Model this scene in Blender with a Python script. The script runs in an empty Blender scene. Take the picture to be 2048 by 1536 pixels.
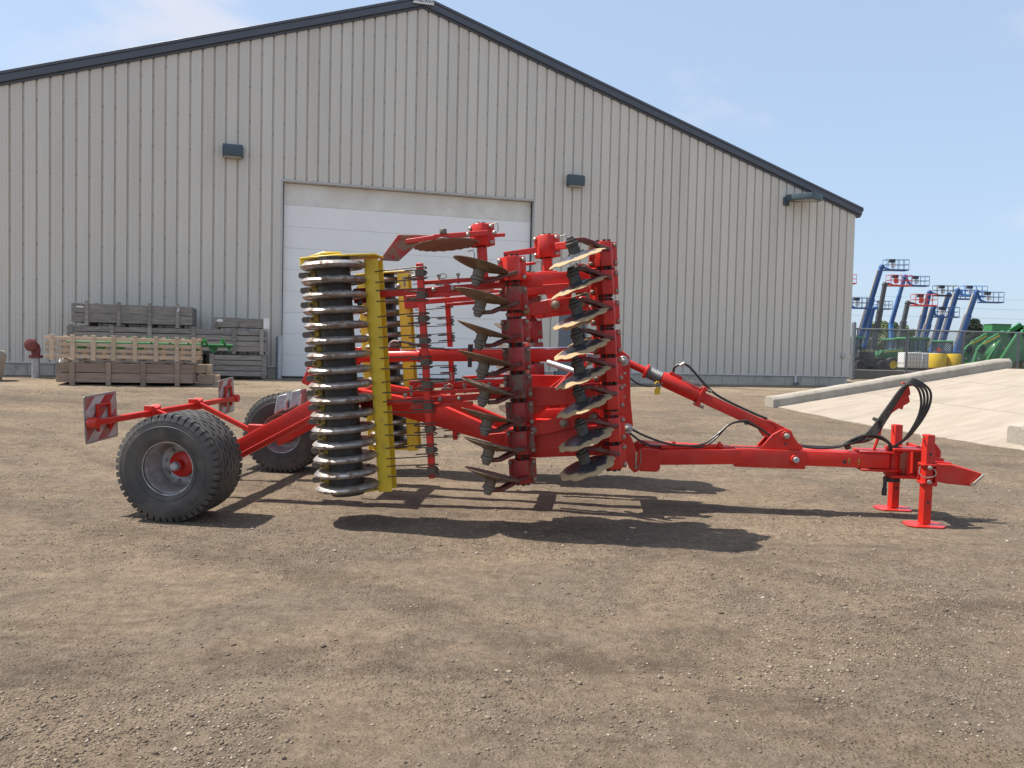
import bpy, bmesh, math, random
import numpy as np
from mathutils import Matrix, Vector, Euler
random.seed(7); rng = np.random.default_rng(7)
R = math.radians
scene = bpy.context.scene
col = scene.collection
V = Vector

# ---------------------------------------------------------------- camera, sky, sun, exposure
cam_data = bpy.data.cameras.new('camera')
cam_data.sensor_width = 36.0
cam_data.lens = 36.0 * 1540.0 / 2048.0
cam_data.clip_end = 3000
cam = bpy.data.objects.new('camera', cam_data)
col.objects.link(cam)
cam.matrix_world = Matrix.Translation((0, 0, 1.49)) @ (Matrix.Rotation(math.pi / 2 - math.atan(56 / 1540), 4, 'X') @ Matrix.Rotation(R(1.30), 4, 'Z'))
scene.camera = cam

SUN_TO = Vector((-0.55, 0.07, 1.0)).normalized()
world = bpy.data.worlds.new('World')
scene.world = world
world.use_nodes = True
wt = world.node_tree
wt.nodes.clear()
wout = wt.nodes.new('ShaderNodeOutputWorld')
wbg = wt.nodes.new('ShaderNodeBackground')
wbg.inputs['Strength'].default_value = 0.15
sky = wt.nodes.new('ShaderNodeTexSky')
sky.sky_type = 'NISHITA'
sky.sun_disc = False
sky.sun_elevation = math.asin(SUN_TO.z)
sky.sun_rotation = math.atan2(SUN_TO.x, SUN_TO.y)
sky.altitude = 200
sky.air_density = 1.0
sky.dust_density = 2.0
sky.ozone_density = 1.5
# thin bright cloud veil, thickest in one part of the sky
wtc = wt.nodes.new('ShaderNodeTexCoord')
wmap = wt.nodes.new('ShaderNodeMapping')
wmap.inputs['Scale'].default_value = (1.0, 1.0, 2.6)
wmap.inputs['Location'].default_value = (3.386, -9.313, -2.824)
wn1 = wt.nodes.new('ShaderNodeTexNoise')
wn1.inputs['Scale'].default_value = 2.1
wn1.inputs['Detail'].default_value = 7
wn1.inputs['Roughness'].default_value = 0.55
wn1.inputs['Distortion'].default_value = 0.3
wr = wt.nodes.new('ShaderNodeMapRange')
wr.inputs['From Min'].default_value = 0.50
wr.inputs['From Max'].default_value = 0.66
wr.inputs['To Max'].default_value = 0.75
wr.interpolation_type = 'SMOOTHSTEP'
wmx = wt.nodes.new('ShaderNodeMixRGB')
wmx.inputs['Color2'].default_value = (3.35, 3.42, 3.80, 1)
wl = wt.links
wl.new(wtc.outputs['Generated'], wmap.inputs['Vector'])
wl.new(wmap.outputs['Vector'], wn1.inputs['Vector'])
wl.new(wn1.outputs['Fac'], wr.inputs['Value'])
wl.new(wr.outputs['Result'], wmx.inputs['Fac'])
# summer haze: pale even veil over the clear-sky colour
whz = wt.nodes.new('ShaderNodeMixRGB')
whz.inputs['Fac'].default_value = 0.68
whz.inputs['Color2'].default_value = (2.10, 2.68, 3.50, 1)
wl.new(sky.outputs['Color'], whz.inputs['Color1'])
wl.new(whz.outputs['Color'], wmx.inputs['Color1'])
wl.new(wmx.outputs['Color'], wbg.inputs['Color'])
wl.new(wbg.outputs['Background'], wout.inputs['Surface'])

sun_data = bpy.data.lights.new('sun', 'SUN')
sun_data.energy = 4.5
sun_data.angle = R(0.53)
sun_data.color = (1.0, 0.94, 0.86)
sun = bpy.data.objects.new('sun', sun_data)
col.objects.link(sun)
sun.location = (-20, 5, 40)
sun.rotation_euler = (-SUN_TO).to_track_quat('-Z', 'Y').to_euler()

vs = scene.view_settings
vs.view_transform = 'Standard'
vs.look = 'None'
vs.exposure = 0.68
vs.gamma = 1.0
vs.use_curve_mapping = False

# ---------------------------------------------------------------- mesh helpers
class MB:
    def __init__(s):
        s.v = []; s.f = []
    def add(s, vs_, fs, m=None):
        o = len(s.v)
        s.v += [tuple(m @ Vector(p)) if m else tuple(p) for p in vs_]
        s.f += [tuple(i + o for i in f) for f in fs]
        return s
    def box(s, c, d, m=None, e=None):
        x, y, z = d[0] / 2, d[1] / 2, d[2] / 2
        vv = [(-x, -y, -z), (x, -y, -z), (x, y, -z), (-x, y, -z), (-x, -y, z), (x, -y, z), (x, y, z), (-x, y, z)]
        t = Matrix.Translation(c)
        if e: t = t @ Euler(e).to_matrix().to_4x4()
        if m: t = m @ t
        return s.add(vv, [(3, 2, 1, 0), (4, 5, 6, 7), (0, 1, 5, 4), (1, 2, 6, 5), (2, 3, 7, 6), (3, 0, 4, 7)], t)
    def span(s, lo, hi):
        return s.box([(a + b) / 2 for a, b in zip(lo, hi)], [abs(b - a) for a, b in zip(lo, hi)])
    def bar(s, p0, p1, w, h, up=(0, 0, 1), w1=None, h1=None):
        p0, p1 = V(p0), V(p1); d = (p1 - p0).normalized(); u = V(up)
        sd = d.cross(u).normalized(); u = sd.cross(d).normalized()
        w1 = w if w1 is None else w1; h1 = h if h1 is None else h1
        vv = []
        for p, a, b in ((p0, w, h), (p1, w1, h1)):
            vv += [p - sd * a / 2 - u * b / 2, p + sd * a / 2 - u * b / 2, p + sd * a / 2 + u * b / 2, p - sd * a / 2 + u * b / 2]
        return s.add(vv, [(3, 2, 1, 0), (4, 5, 6, 7), (0, 1, 5, 4), (1, 2, 6, 5), (2, 3, 7, 6), (3, 0, 4, 7)])
    def tube(s, p0, p1, r0, r1=None, n=14):
        r1 = r0 if r1 is None else r1
        return s.lathe([(0, 0), (r0, 0), (r1, 1), (0, 1)], p0, p1, n)
    def lathe(s, prof, p0, p1, n=24, unit=False):
        p0, p1 = V(p0), V(p1); d = p1 - p0; L = d.length; d.normalize()
        if unit: L = 1
        a = d.orthogonal().normalized(); b = d.cross(a)
        vv = []; rows = []
        for r, h in prof:
            c = p0 + d * (h * L)
            if r <= 1e-6:
                rows.append([len(vv)]); vv.append(c)
            else:
                rows.append(list(range(len(vv), len(vv) + n)))
                vv += [c + a * (r * math.cos(2 * math.pi * k / n)) + b * (r * math.sin(2 * math.pi * k / n)) for k in range(n)]
        ff = []
        for q in range(len(rows) - 1):
            A, B = rows[q], rows[q + 1]
            for k in range(n):
                k2 = (k + 1) % n
                if len(A) == 1 and len(B) == 1: continue
                if len(A) == 1: ff.append((A[0], B[k2], B[k]))
                elif len(B) == 1: ff.append((A[k], A[k2], B[0]))
                else: ff.append((A[k], A[k2], B[k2], B[k]))
        return s.add(vv, ff)
    def path(s, pts, r, n=8, smooth=0):
        P = [V(p) for p in pts]
        for _ in range(1 if smooth else 0):
            Q = []
            ext = [P[0] * 2 - P[1]] + P + [P[-1] * 2 - P[-2]]
            for i in range(1, len(ext) - 2):
                a, b, c, d = ext[i - 1:i + 3]
                for k in range(smooth):
                    t = k / smooth
                    Q.append(0.5 * ((2 * b) + (c - a) * t + (2 * a - 5 * b + 4 * c - d) * t * t + (3 * b - a - 3 * c + d) * t ** 3))
            Q.append(P[-1]); P = Q
        t0 = (P[1] - P[0]).normalized(); u = t0.orthogonal().normalized()
        vv = []
        for i, p in enumerate(P):
            t = (P[min(i + 1, len(P) - 1)] - P[max(i - 1, 0)]).normalized()
            u = (u - t * u.dot(t)).normalized(); w = t.cross(u)
            vv += [p + (u * math.cos(2 * math.pi * k / n) + w * math.sin(2 * math.pi * k / n)) * r for k in range(n)]
        ff = [(i * n + k, i * n + (k + 1) % n, (i + 1) * n + (k + 1) % n, (i + 1) * n + k) for i in range(len(P) - 1) for k in range(n)]
        ff += [tuple(range(n - 1, -1, -1)), tuple(range((len(P) - 1) * n, len(P) * n))]
        return s.add(vv, ff)
    def prism(s, pts, o, u, v, th):
        """polygon pts in the plane o + a*u + b*v, thickness th along u x v (centred)"""
        o, u, v = V(o), V(u), V(v); w = u.cross(v).normalized() * (th / 2); n = len(pts)
        vv = [o + u * a + v * b - w for a, b in pts] + [o + u * a + v * b + w for a, b in pts]
        ff = [tuple(range(n - 1, -1, -1)), tuple(range(n, 2 * n))]
        ff += [(i, (i + 1) % n, n + (i + 1) % n, n + i) for i in range(n)]
        return s.add(vv, ff)
    def mesh(s, name, mat=None, bevel=0, seg=1, ang=35, flat=False):
        me = bpy.data.meshes.new(name)
        me.from_pydata(s.v, [], s.f)
        if bevel or True:
            bm = bmesh.new(); bm.from_mesh(me)
            bmesh.ops.recalc_face_normals(bm, faces=bm.faces)
            if bevel:
                ed = [e for e in bm.edges if len(e.link_faces) == 2 and e.calc_face_angle(0) > R(40)]
                bmesh.ops.bevel(bm, geom=ed, offset=bevel, offset_type='OFFSET', segments=seg, profile=0.6, affect='EDGES', clamp_overlap=True)
            bm.to_mesh(me); bm.free()
        if not flat:
            me.polygons.foreach_set('use_smooth', [True] * len(me.polygons))
            me.set_sharp_from_angle(angle=R(ang))
        if mat: me.materials.append(mat)
        return me

def obj(name, mb, mat=None, parent=None, mtx=None, bevel=0, seg=1, ang=35, flat=False):
    me = mb.mesh(name, mat, bevel, seg, ang, flat) if isinstance(mb, MB) else mb
    o = bpy.data.objects.new(name, me)
    col.objects.link(o)
    if parent: o.parent = parent
    if mtx is not None: o.matrix_basis = mtx
    return o
def tag(o, label, cat, group=None, kind=None):
    if label: o['label'] = label
    if cat: o['category'] = cat
    if group: o['group'] = group
    if kind: o['kind'] = kind
    return o
def thing(name, label, cat, mtx=None, group=None):
    o = bpy.data.objects.new(name, None)
    o.empty_display_size = 0.2
    col.objects.link(o)
    if mtx is not None: o.matrix_basis = mtx
    return tag(o, label, cat, group)
def struct(name, mb, mat, **k):
    o = obj(name, mb, mat, **k); o['kind'] = 'structure'; return o
def T(x, y=0, z=0): return Matrix.Translation((x, y, z))
def RX(a): return Matrix.Rotation(a, 4, 'X')
def RY(a): return Matrix.Rotation(a, 4, 'Y')
def RZ(a): return Matrix.Rotation(a, 4, 'Z')

# ---------------------------------------------------------------- materials
def M(name, c1, c2=None, scale=6, rough=0.5, metal=0.0, bump=0.0, bscale=80, dirt=None, dlo=0.5, dhi=0.7, dscale=3, damt=0.8,
      stretch=(1, 1, 1), coat=0.0, vary=0.0, rvar=0.1, spec=0.5, detail=6, lo=0.3, hi=0.7):
    m = bpy.data.materials.new(name); m.use_nodes = True
    nt = m.node_tree; N = nt.nodes; L = nt.links
    b = N['Principled BSDF']
    b.inputs['Roughness'].default_value = rough
    b.inputs['Metallic'].default_value = metal
    b.inputs['Coat Weight'].default_value = coat
    b.inputs['Coat Roughness'].default_value = 0.15
    b.inputs['Specular IOR Level'].default_value = spec
    tc = N.new('ShaderNodeTexCoord'); oi = N.new('ShaderNodeObjectInfo')
    mu = N.new('ShaderNodeMath'); mu.operation = 'MULTIPLY'; mu.inputs[1].default_value = 37.0
    L.new(oi.outputs['Random'], mu.inputs[0])
    ad = N.new('ShaderNodeVectorMath'); ad.operation = 'ADD'
    L.new(tc.outputs['Object'], ad.inputs[0]); L.new(mu.outputs[0], ad.inputs[1])
    mp = N.new('ShaderNodeMapping'); mp.inputs['Scale'].default_value = stretch
    L.new(ad.outputs[0], mp.inputs['Vector'])
    vec = mp.outputs['Vector']
    def noise(sc, det=detail):
        n = N.new('ShaderNodeTexNoise'); n.inputs['Scale'].default_value = sc; n.inputs['Detail'].default_value = det
        n.inputs['Roughness'].default_value = 0.6
        L.new(vec, n.inputs['Vector']); return n.outputs['Fac']
    def rng_(f, a, c, lo_=0., hi_=1.):
        r = N.new('ShaderNodeMapRange'); r.interpolation_type = 'SMOOTHSTEP'
        r.inputs['From Min'].default_value = a; r.inputs['From Max'].default_value = c
        r.inputs['To Min'].default_value = lo_; r.inputs['To Max'].default_value = hi_
        L.new(f, r.inputs['Value']); return r.outputs['Result']
    def mix(f, a, c):
        x = N.new('ShaderNodeMixRGB')
        L.new(f, x.inputs['Fac'])
        for s_, k in ((a, 'Color1'), (c, 'Color2')):
            if isinstance(s_, tuple): x.inputs[k].default_value = (*s_, 1)
            else: L.new(s_, x.inputs[k])
        return x.outputs['Color']
    c2 = c2 or tuple(x * 0.8 for x in c1)
    f1 = noise(scale)
    c = mix(rng_(f1, lo, hi), c1, c2)
    if vary:
        hv = N.new('ShaderNodeHueSaturation')
        mr = N.new('ShaderNodeMapRange'); mr.inputs['To Min'].default_value = 1 - vary; mr.inputs['To Max'].default_value = 1 + vary
        L.new(oi.outputs['Random'], mr.inputs['Value']); L.new(mr.outputs['Result'], hv.inputs['Value'])
        L.new(c, hv.inputs['Color']); c = hv.outputs['Color']
    rf = rng_(f1, 0.3, 0.7, max(rough - rvar, 0.03), min(rough + rvar, 1))
    if dirt:
        f2 = rng_(noise(dscale, 9), dlo, dhi, 0, damt)
        c = mix(f2, c, dirt)
        mx = N.new('ShaderNodeMix'); L.new(f2, mx.inputs['Factor']); L.new(rf, mx.inputs[2]); mx.inputs[3].default_value = 0.9
        rf = mx.outputs[0]
        if metal:
            mm = N.new('ShaderNodeMapRange'); mm.inputs['To Min'].default_value = metal; mm.inputs['To Max'].default_value = 0
            L.new(f2, mm.inputs['Value']); L.new(mm.outputs['Result'], b.inputs['Metallic'])
    L.new(c, b.inputs['Base Color']); L.new(rf, b.inputs['Roughness'])
    if bump:
        bp = N.new('ShaderNodeBump'); bp.inputs['Strength'].default_value = bump; bp.inputs['Distance'].default_value = 0.02
        L.new(noise(bscale, 4), bp.inputs['Height']); L.new(bp.outputs['Normal'], b.inputs['Normal'])
    m['c'] = 1
    return m

DUST = (0.30, 0.235, 0.175)
RED = M('red_paint', (0.60, 0.026, 0.015), (0.50, 0.021, 0.013), 3.5, 0.42, coat=0.06, spec=0.4, rvar=0.14, dirt=(0.29, 0.20, 0.14), dlo=0.50, dhi=0.90, dscale=3.0, damt=0.42, bump=0.08, bscale=22, vary=0.08)
REDMUD = M('red_paint_muddy', (0.36, 0.016, 0.013), (0.26, 0.013, 0.012), 3, 0.5, coat=0.05, dirt=(0.185, 0.138, 0.098), dlo=0.50, dhi=0.58, dscale=7, damt=0.88, bump=0.15, bscale=30, vary=0.08)
YEL = M('yellow_paint', (0.78, 0.56, 0.035), (0.68, 0.475, 0.03), 5, 0.42, coat=0.1, dirt=(0.26, 0.18, 0.08), dlo=0.58, dhi=0.75, dscale=7, damt=0.6)
YELDK = M('yellow_paint_worn', (0.52, 0.35, 0.03), (0.40, 0.26, 0.03), 8, 0.5, dirt=(0.12, 0.09, 0.06), dlo=0.5, dhi=0.62, dscale=14, damt=0.85)
RINGM = M('worn_ring_steel', (0.58, 0.55, 0.52), (0.33, 0.295, 0.265), 9, 0.36, metal=0.85, dirt=(0.155, 0.095, 0.06), dlo=0.47, dhi=0.60, dscale=11, damt=0.9, bump=0.15, bscale=40)
DRUM = M('drum_black_mud', (0.024, 0.020, 0.018), (0.050, 0.040, 0.033), 14, 0.45, dirt=(0.16, 0.12, 0.09), dlo=0.56, dhi=0.70, dscale=18, damt=0.8, bump=0.3, bscale=50)
STEELDK = M('dark_steel', (0.09, 0.080, 0.072), (0.14, 0.115, 0.095), 20, 0.5, metal=0.5, bump=0.1)
SPRING = M('spring_steel', (0.075, 0.060, 0.048), (0.13, 0.10, 0.075), 20, 0.55, metal=0.4)
HUBM = M('hub_dirty_steel', (0.125, 0.110, 0.092), (0.20, 0.18, 0.15), 14, 0.5, metal=0.4, dirt=(0.17, 0.125, 0.088), dlo=0.45, dhi=0.65, dscale=12, damt=0.7, bump=0.2)
HUBK = M('hub_black_steel', (0.040, 0.037, 0.034), (0.085, 0.076, 0.066), 14, 0.45, metal=0.4, dirt=(0.13, 0.10, 0.072), dlo=0.52, dhi=0.68, dscale=12, damt=0.6, bump=0.2)
ARMD = M('arm_dark_red', (0.17, 0.012, 0.012), (0.11, 0.011, 0.010), 4, 0.5, dirt=(0.13, 0.095, 0.07), dlo=0.46, dhi=0.60, dscale=7, damt=0.8, bump=0.12, bscale=30)
BOLT = M('bolt_zinc', (0.42, 0.39, 0.34), (0.32, 0.29, 0.24), 40, 0.42, metal=0.7)
BOLTB = M('bolt_rusty', (0.27, 0.20, 0.15), (0.36, 0.29, 0.23), 40, 0.5, metal=0.5)
CHROME = M('chrome', (0.75, 0.75, 0.75), (0.65, 0.65, 0.65), 20, 0.15, metal=1.0, rvar=0.05)
GALV = M('galvanised', (0.46, 0.48, 0.50), (0.36, 0.38, 0.40), 25, 0.45, metal=0.6, lo=0.4, hi=0.6)
BLACK = M('black_rubber', (0.018, 0.018, 0.018), (0.03, 0.029, 0.027), 15, 0.55, spec=0.4)
HOSE = M('hose_rubber', (0.022, 0.021, 0.021), (0.035, 0.033, 0.030), 30, 0.45, spec=0.5)
TYRE = M('tyre_rubber', (0.042, 0.042, 0.043), (0.060, 0.058, 0.055), 5, 0.62, dirt=(0.17, 0.148, 0.122), dlo=0.36, dhi=0.74, dscale=4, damt=0.65, bump=0.15, bscale=90, spec=0.45)
RIMM = M('silver_rim', (0.52, 0.52, 0.53), (0.40, 0.40, 0.41), 6, 0.45, metal=0.4, dirt=(0.20, 0.16, 0.125), dlo=0.42, dhi=0.60, dscale=5, damt=0.8)
CYLG = M('spring_pack_grey', (0.30, 0.32, 0.32), (0.22, 0.23, 0.23), 15, 0.5, metal=0.5)
TAGY = M('yellow_tag_plastic', (0.75, 0.52, 0.01), (0.68, 0.46, 0.01), 15, 0.4)
WHITE = M('white_plastic', (0.80, 0.79, 0.77), (0.72, 0.71, 0.69), 8, 0.5)
# building
SIDE = M('siding_paint', (0.66, 0.61, 0.525), (0.62, 0.573, 0.495), 0.9, 0.5, dirt=(0.52, 0.465, 0.39), dlo=0.48, dhi=0.85, dscale=1.6, damt=0.55, stretch=(1, 1, 0.12), vary=0.03, bump=0.03, bscale=1.2)
TRIM = M('dark_trim', (0.075, 0.083, 0.100), (0.085, 0.093, 0.11), 2, 0.45)
LTRIM = M('light_trim', (0.50, 0.49, 0.47), (0.46, 0.45, 0.43), 3, 0.5)
DOORW = M('door_white', (0.90, 0.885, 0.84), (0.87, 0.855, 0.81), 1.5, 0.5, dirt=(0.72, 0.68, 0.62), dlo=0.55, dhi=0.9, dscale=1.1, damt=0.4)
DOORB = M('door_top_stained', (0.80, 0.77, 0.70), (0.70, 0.655, 0.58), 1.5, 0.55, dirt=(0.50, 0.43, 0.36), dlo=0.5, dhi=0.8, dscale=1.6, damt=0.55)
BLOCKM = M('foundation_block', (0.50, 0.465, 0.40), (0.43, 0.40, 0.345), 5, 0.9, bump=0.3, bscale=60, vary=0.06, dirt=(0.26, 0.235, 0.20), dlo=0.55, dhi=0.7, dscale=2.5, damt=0.6)
LAMPM = M('lamp_slate', (0.055, 0.085, 0.105), (0.065, 0.095, 0.115), 3, 0.45)
LENS = M('lamp_lens', (0.42, 0.40, 0.34), (0.36, 0.34, 0.29), 8, 0.3)
MANDOOR = M('grey_steel_door', (0.16, 0.175, 0.19), (0.14, 0.155, 0.17), 3, 0.45)
# site
CONC = M('ramp_concrete', (0.37, 0.315, 0.25), (0.31, 0.262, 0.205), 2.2, 0.9, bump=0.35, bscale=45, dirt=(0.25, 0.21, 0.165), dlo=0.46, dhi=0.72, dscale=0.9, damt=0.6, stretch=(0.45, 1.9, 1), detail=9)
CONCW = M('kerb_concrete', (0.38, 0.34, 0.28), (0.30, 0.27, 0.22), 2.5, 0.9, bump=0.5, bscale=30, dirt=(0.14, 0.125, 0.10), dlo=0.60, dhi=0.70, dscale=9, damt=0.7)
CONCD = M('old_concrete', (0.21, 0.205, 0.195), (0.16, 0.155, 0.15), 2.5, 0.9, bump=0.4, bscale=30)
WOODG = M('weathered_grey_wood', (0.330, 0.300, 0.265), (0.195, 0.176, 0.157), 5, 0.85, bump=0.25, bscale=30, stretch=(0.6, 6, 6), vary=0.22, dirt=(0.42, 0.38, 0.33), dlo=0.6, dhi=0.8, dscale=3, damt=0.6)
WOODB = M('brown_crate_wood', (0.345, 0.245, 0.180), (0.245, 0.175, 0.13), 5, 0.85, bump=0.2, bscale=30, stretch=(0.6, 6, 6), vary=0.16, dirt=(0.20, 0.165, 0.14), dlo=0.55, dhi=0.8, dscale=2.5, damt=0.6)
WOODL = M('pale_crate_wood', (0.60, 0.45, 0.315), (0.48, 0.35, 0.24), 5, 0.8, bump=0.2, bscale=30, stretch=(0.6, 6, 6), vary=0.14, dirt=(0.36, 0.30, 0.24), dlo=0.55, dhi=0.8, dscale=2.5, damt=0.6)
GREEN = M('green_paint', (0.020, 0.150, 0.035), (0.016, 0.12, 0.028), 3, 0.4, coat=0.2)
GREENB = M('bright_green_paint', (0.035, 0.22, 0.06), (0.03, 0.18, 0.05), 3, 0.4, coat=0.2)
JDY = M('wheel_yellow', (0.74, 0.52, 0.02), (0.68, 0.46, 0.02), 3, 0.45)
BLUE = M('lift_blue', (0.030, 0.098, 0.27), (0.024, 0.078, 0.21), 3, 0.45)
BLUEL = M('lift_bright_blue', (0.075, 0.25, 0.56), (0.06, 0.21, 0.48), 3, 0.45)
LIFTG = M('lift_charcoal', (0.06, 0.066, 0.068), (0.075, 0.08, 0.082), 3, 0.5)
LIFTS = M('lift_silver', (0.40, 0.39, 0.38), (0.30, 0.29, 0.28), 9, 0.5)
LIFTR = M('lift_red', (0.62, 0.085, 0.06), (0.55, 0.07, 0.05), 3, 0.45)
GLASS = M('tinted_glass', (0.10, 0.14, 0.15), (0.12, 0.16, 0.165), 2, 0.08, rvar=0.02, spec=0.8)
GLASS.node_tree.nodes['Principled BSDF'].inputs['Alpha'].default_value = 0.55
FENCEM = M('fence_galvanised', (0.16, 0.175, 0.185), (0.20, 0.215, 0.225), 10, 0.5, metal=0.35)
MACH = M('black_machine_steel', (0.030, 0.030, 0.032), (0.045, 0.045, 0.045), 6, 0.6)
ORANGE = M('safety_orange', (0.85, 0.10, 0.03), (0.80, 0.09, 0.03), 3, 0.4)
HYDR = M('oxide_red', (0.20, 0.045, 0.040), (0.15, 0.035, 0.032), 6, 0.6, bump=0.1)
BARK = M('bark', (0.10, 0.08, 0.06), (0.06, 0.05, 0.04), 8, 0.9)
def leafmat(name, c1, c2):
    m = M(name, c1, c2, 0.35, 0.75, lo=0.4, hi=0.6, spec=0.2)
    return m
LEAF = leafmat('willow_leaves', (0.20, 0.245, 0.12), (0.12, 0.16, 0.08))
LEAFC = leafmat('conifer_needles', (0.07, 0.092, 0.065), (0.045, 0.06, 0.045))
# ================================================================ SITE FRAME
TH = R(15.8)                                   # heading of the building front
WU = Vector((math.cos(TH), math.sin(TH), 0)); WN = Vector((-math.sin(TH), math.cos(TH), 0))
WD = 22.64
W0 = WN * WD
def wallm(s, q, z, rot=0):                     # frame along the wall: s metres along it, q metres in front of it
    p = W0 + WU * s - WN * q
    return T(p.x, p.y, z) @ RZ(TH + rot)
MO = Vector((-2.76, 8.05, 0.042)); MYAW = R(-6.1); MROLL = R(1.66)
def sstep(x): x = np.clip(x, 0, 1); return x * x * (3 - 2 * x)
def G(x, y):                                   # the yard falls gently away from the building
    x = np.asarray(x, float); y = np.asarray(y, float)
    near = 0.042 + 0.029 * (0.106 * (x - MO.x) + 0.994 * (y - MO.y))
    q = WD - (x * WN.x + y * WN.y)
    w = sstep((12 - q) / 10.5)
    far = 0.71 + 0.24 * sstep((y - 28) / 14)
    return near * (1 - w) + far * w
def Gz(x, y): return float(G(x, y))

# ---------------------------------------------------------------- ground material
def ground_mat():
    m = bpy.data.materials.new('packed_gravel'); m.use_nodes = True
    nt = m.node_tree; N = nt.nodes; L = nt.links; b = N['Principled BSDF']
    b.inputs['Roughness'].default_value = 0.95; b.inputs['Specular IOR Level'].default_value = 0.2
    tc = N.new('ShaderNodeTexCoord')
    def mp(sc, rz=0):
        k = N.new('ShaderNodeMapping'); k.inputs['Scale'].default_value = sc; k.inputs['Rotation'].default_value = (0, 0, rz)
        L.new(tc.outputs['Object'], k.inputs['Vector']); return k.outputs['Vector']
    def noise(sc, det=6, ro=0.6, vec=None, dist=0):
        n = N.new('ShaderNodeTexNoise'); n.inputs['Scale'].default_value = sc; n.inputs['Detail'].default_value = det
        n.inputs['Roughness'].default_value = ro; n.inputs['Distortion'].default_value = dist
        L.new(vec or mp((1, 1, 1)), n.inputs['Vector']); return n.outputs['Fac']
    def ra(f, a, c, x=0., y=1.):
        r = N.new('ShaderNodeMapRange'); r.interpolation_type = 'SMOOTHSTEP'
        for k, v_ in (('From Min', a), ('From Max', c), ('To Min', x), ('To Max', y)): r.inputs[k].default_value = v_
        L.new(f, r.inputs['Value']); return r.outputs['Result']
    def mix(f, a, c, t='MIX'):
        x = N.new('ShaderNodeMixRGB'); x.blend_type = t
        if isinstance(f, float): x.inputs['Fac'].default_value = f
        else: L.new(f, x.inputs['Fac'])
        for s_, k in ((a, 'Color1'), (c, 'Color2')):
            if isinstance(s_, tuple): x.inputs[k].default_value = (*s_, 1)
            else: L.new(s_, x.inputs[k])
        return x.outputs['Color']
    def mul(a, c):
        x = N.new('ShaderNodeMath'); x.operation = 'MULTIPLY'; L.new(a, x.inputs[0])
        if isinstance(c, float): x.inputs[1].default_value = c
        else: L.new(c, x.inputs[1])
        return x.outputs[0]
    tan = (0.248, 0.189, 0.131); grey = (0.200, 0.159, 0.117); damp = (0.104, 0.079, 0.057); pale = (0.33, 0.255, 0.174)
    broad = noise(0.75, 10, 0.68, mp((0.8, 1.2, 1)), 0.8)
    c = mix(ra(broad, 0.42, 0.60), tan, grey)
    mott = noise(3.2, 9, 0.72, mp((0.8, 1.1, 1)), 0.6)
    c = mix(mul(ra(mott, 0.46, 0.68), 0.42), c, damp)
    # damp ragged streaks
    st = noise(0.9, 10, 0.72, mp((0.45, 1.8, 1), R(12)), 1.0)
    c = mix(mul(ra(st, 0.52, 0.66), 0.5), c, damp)
    pl = noise(0.8, 8, 0.65, mp((0.5, 1.5, 1), R(5)), 0.6)
    c = mix(mul(ra(pl, 0.52, 0.70), 0.6), c, pale)
    # tyre runs crossing the yard: pairs of bands broken up by the gravel
    sepx = N.new('ShaderNodeSeparateXYZ'); L.new(tc.outputs['Object'], sepx.inputs[0])
    wob = noise(0.35, 3, 0.5)
    def track(ang, off, w):
        k = N.new('ShaderNodeVectorMath'); k.operation = 'DOT_PRODUCT'; k.inputs[1].default_value = (math.cos(ang), math.sin(ang), 0); L.new(tc.outputs['Object'], k.inputs[0])
        a_ = N.new('ShaderNodeMath'); a_.operation = 'MULTIPLY_ADD'; a_.inputs[1].default_value = 1.2; L.new(wob, a_.inputs[0]); L.new(k.outputs['Value'], a_.inputs[2])
        s_ = N.new('ShaderNodeMath'); s_.operation = 'SUBTRACT'; s_.inputs[1].default_value = off; L.new(a_.outputs[0], s_.inputs[0])
        ab = N.new('ShaderNodeMath'); ab.operation = 'ABSOLUTE'; L.new(s_.outputs[0], ab.inputs[0])
        s2 = N.new('ShaderNodeMath'); s2.operation = 'SUBTRACT'; s2.inputs[1].default_value = 0.95; L.new(ab.outputs[0], s2.inputs[0])
        a2 = N.new('ShaderNodeMath'); a2.operation = 'ABSOLUTE'; L.new(s2.outputs[0], a2.inputs[0])
        return mul(ra(a2.outputs[0], w, w * 0.45), ra(noise(2.6, 8, 0.7), 0.40, 0.60))
    c = mix(mul(track(R(58), 5.2, 0.30), 0.55), c, damp)
    c = mix(mul(track(R(100), 3.6, 0.26), 0.5), c, damp)
    c = mix(mul(track(R(82), 9.6, 0.28), 0.45), c, pale)
    c = mix(mul(track(R(75), 13.2, 0.35), 0.5), c, damp)
    # pale crushed stone spread along the building front
    dt_ = N.new('ShaderNodeVectorMath'); dt_.operation = 'DOT_PRODUCT'; dt_.inputs[1].default_value = tuple(WN); L.new(tc.outputs['Object'], dt_.inputs[0])
    strip = mul(ra(dt_.outputs['Value'], 16.6, 19.0), ra(noise(0.8, 5, 0.6, mp((0.6, 1.2, 1))), 0.38, 0.56))
    c = mix(mul(strip, 0.8), c, (0.36, 0.285, 0.20))
    # grain and pebbles in the surface
    g1 = noise(13, 8, 0.8); g2 = noise(70, 4, 0.75)
    c = mix(ra(g1, 0.35, 0.65, 0.0, 0.75), c, mix(1.0, c, (0.52, 0.49, 0.46), 'MULTIPLY'))
    vo = N.new('ShaderNodeTexVoronoi'); vo.inputs['Scale'].default_value = 46; vo.feature = 'F1'
    L.new(mp((1, 1, 1)), vo.inputs['Vector'])
    sep = N.new('ShaderNodeSeparateColor'); L.new(vo.outputs['Color'], sep.inputs['Color'])
    peb = mul(ra(vo.outputs['Distance'], 0.40, 0.15), ra(sep.outputs['Red'], 0.60, 0.70))
    patch = ra(noise(0.8, 5, 0.6, mp((1, 1.3, 1))), 0.40, 0.58, 0.15, 1)
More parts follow.
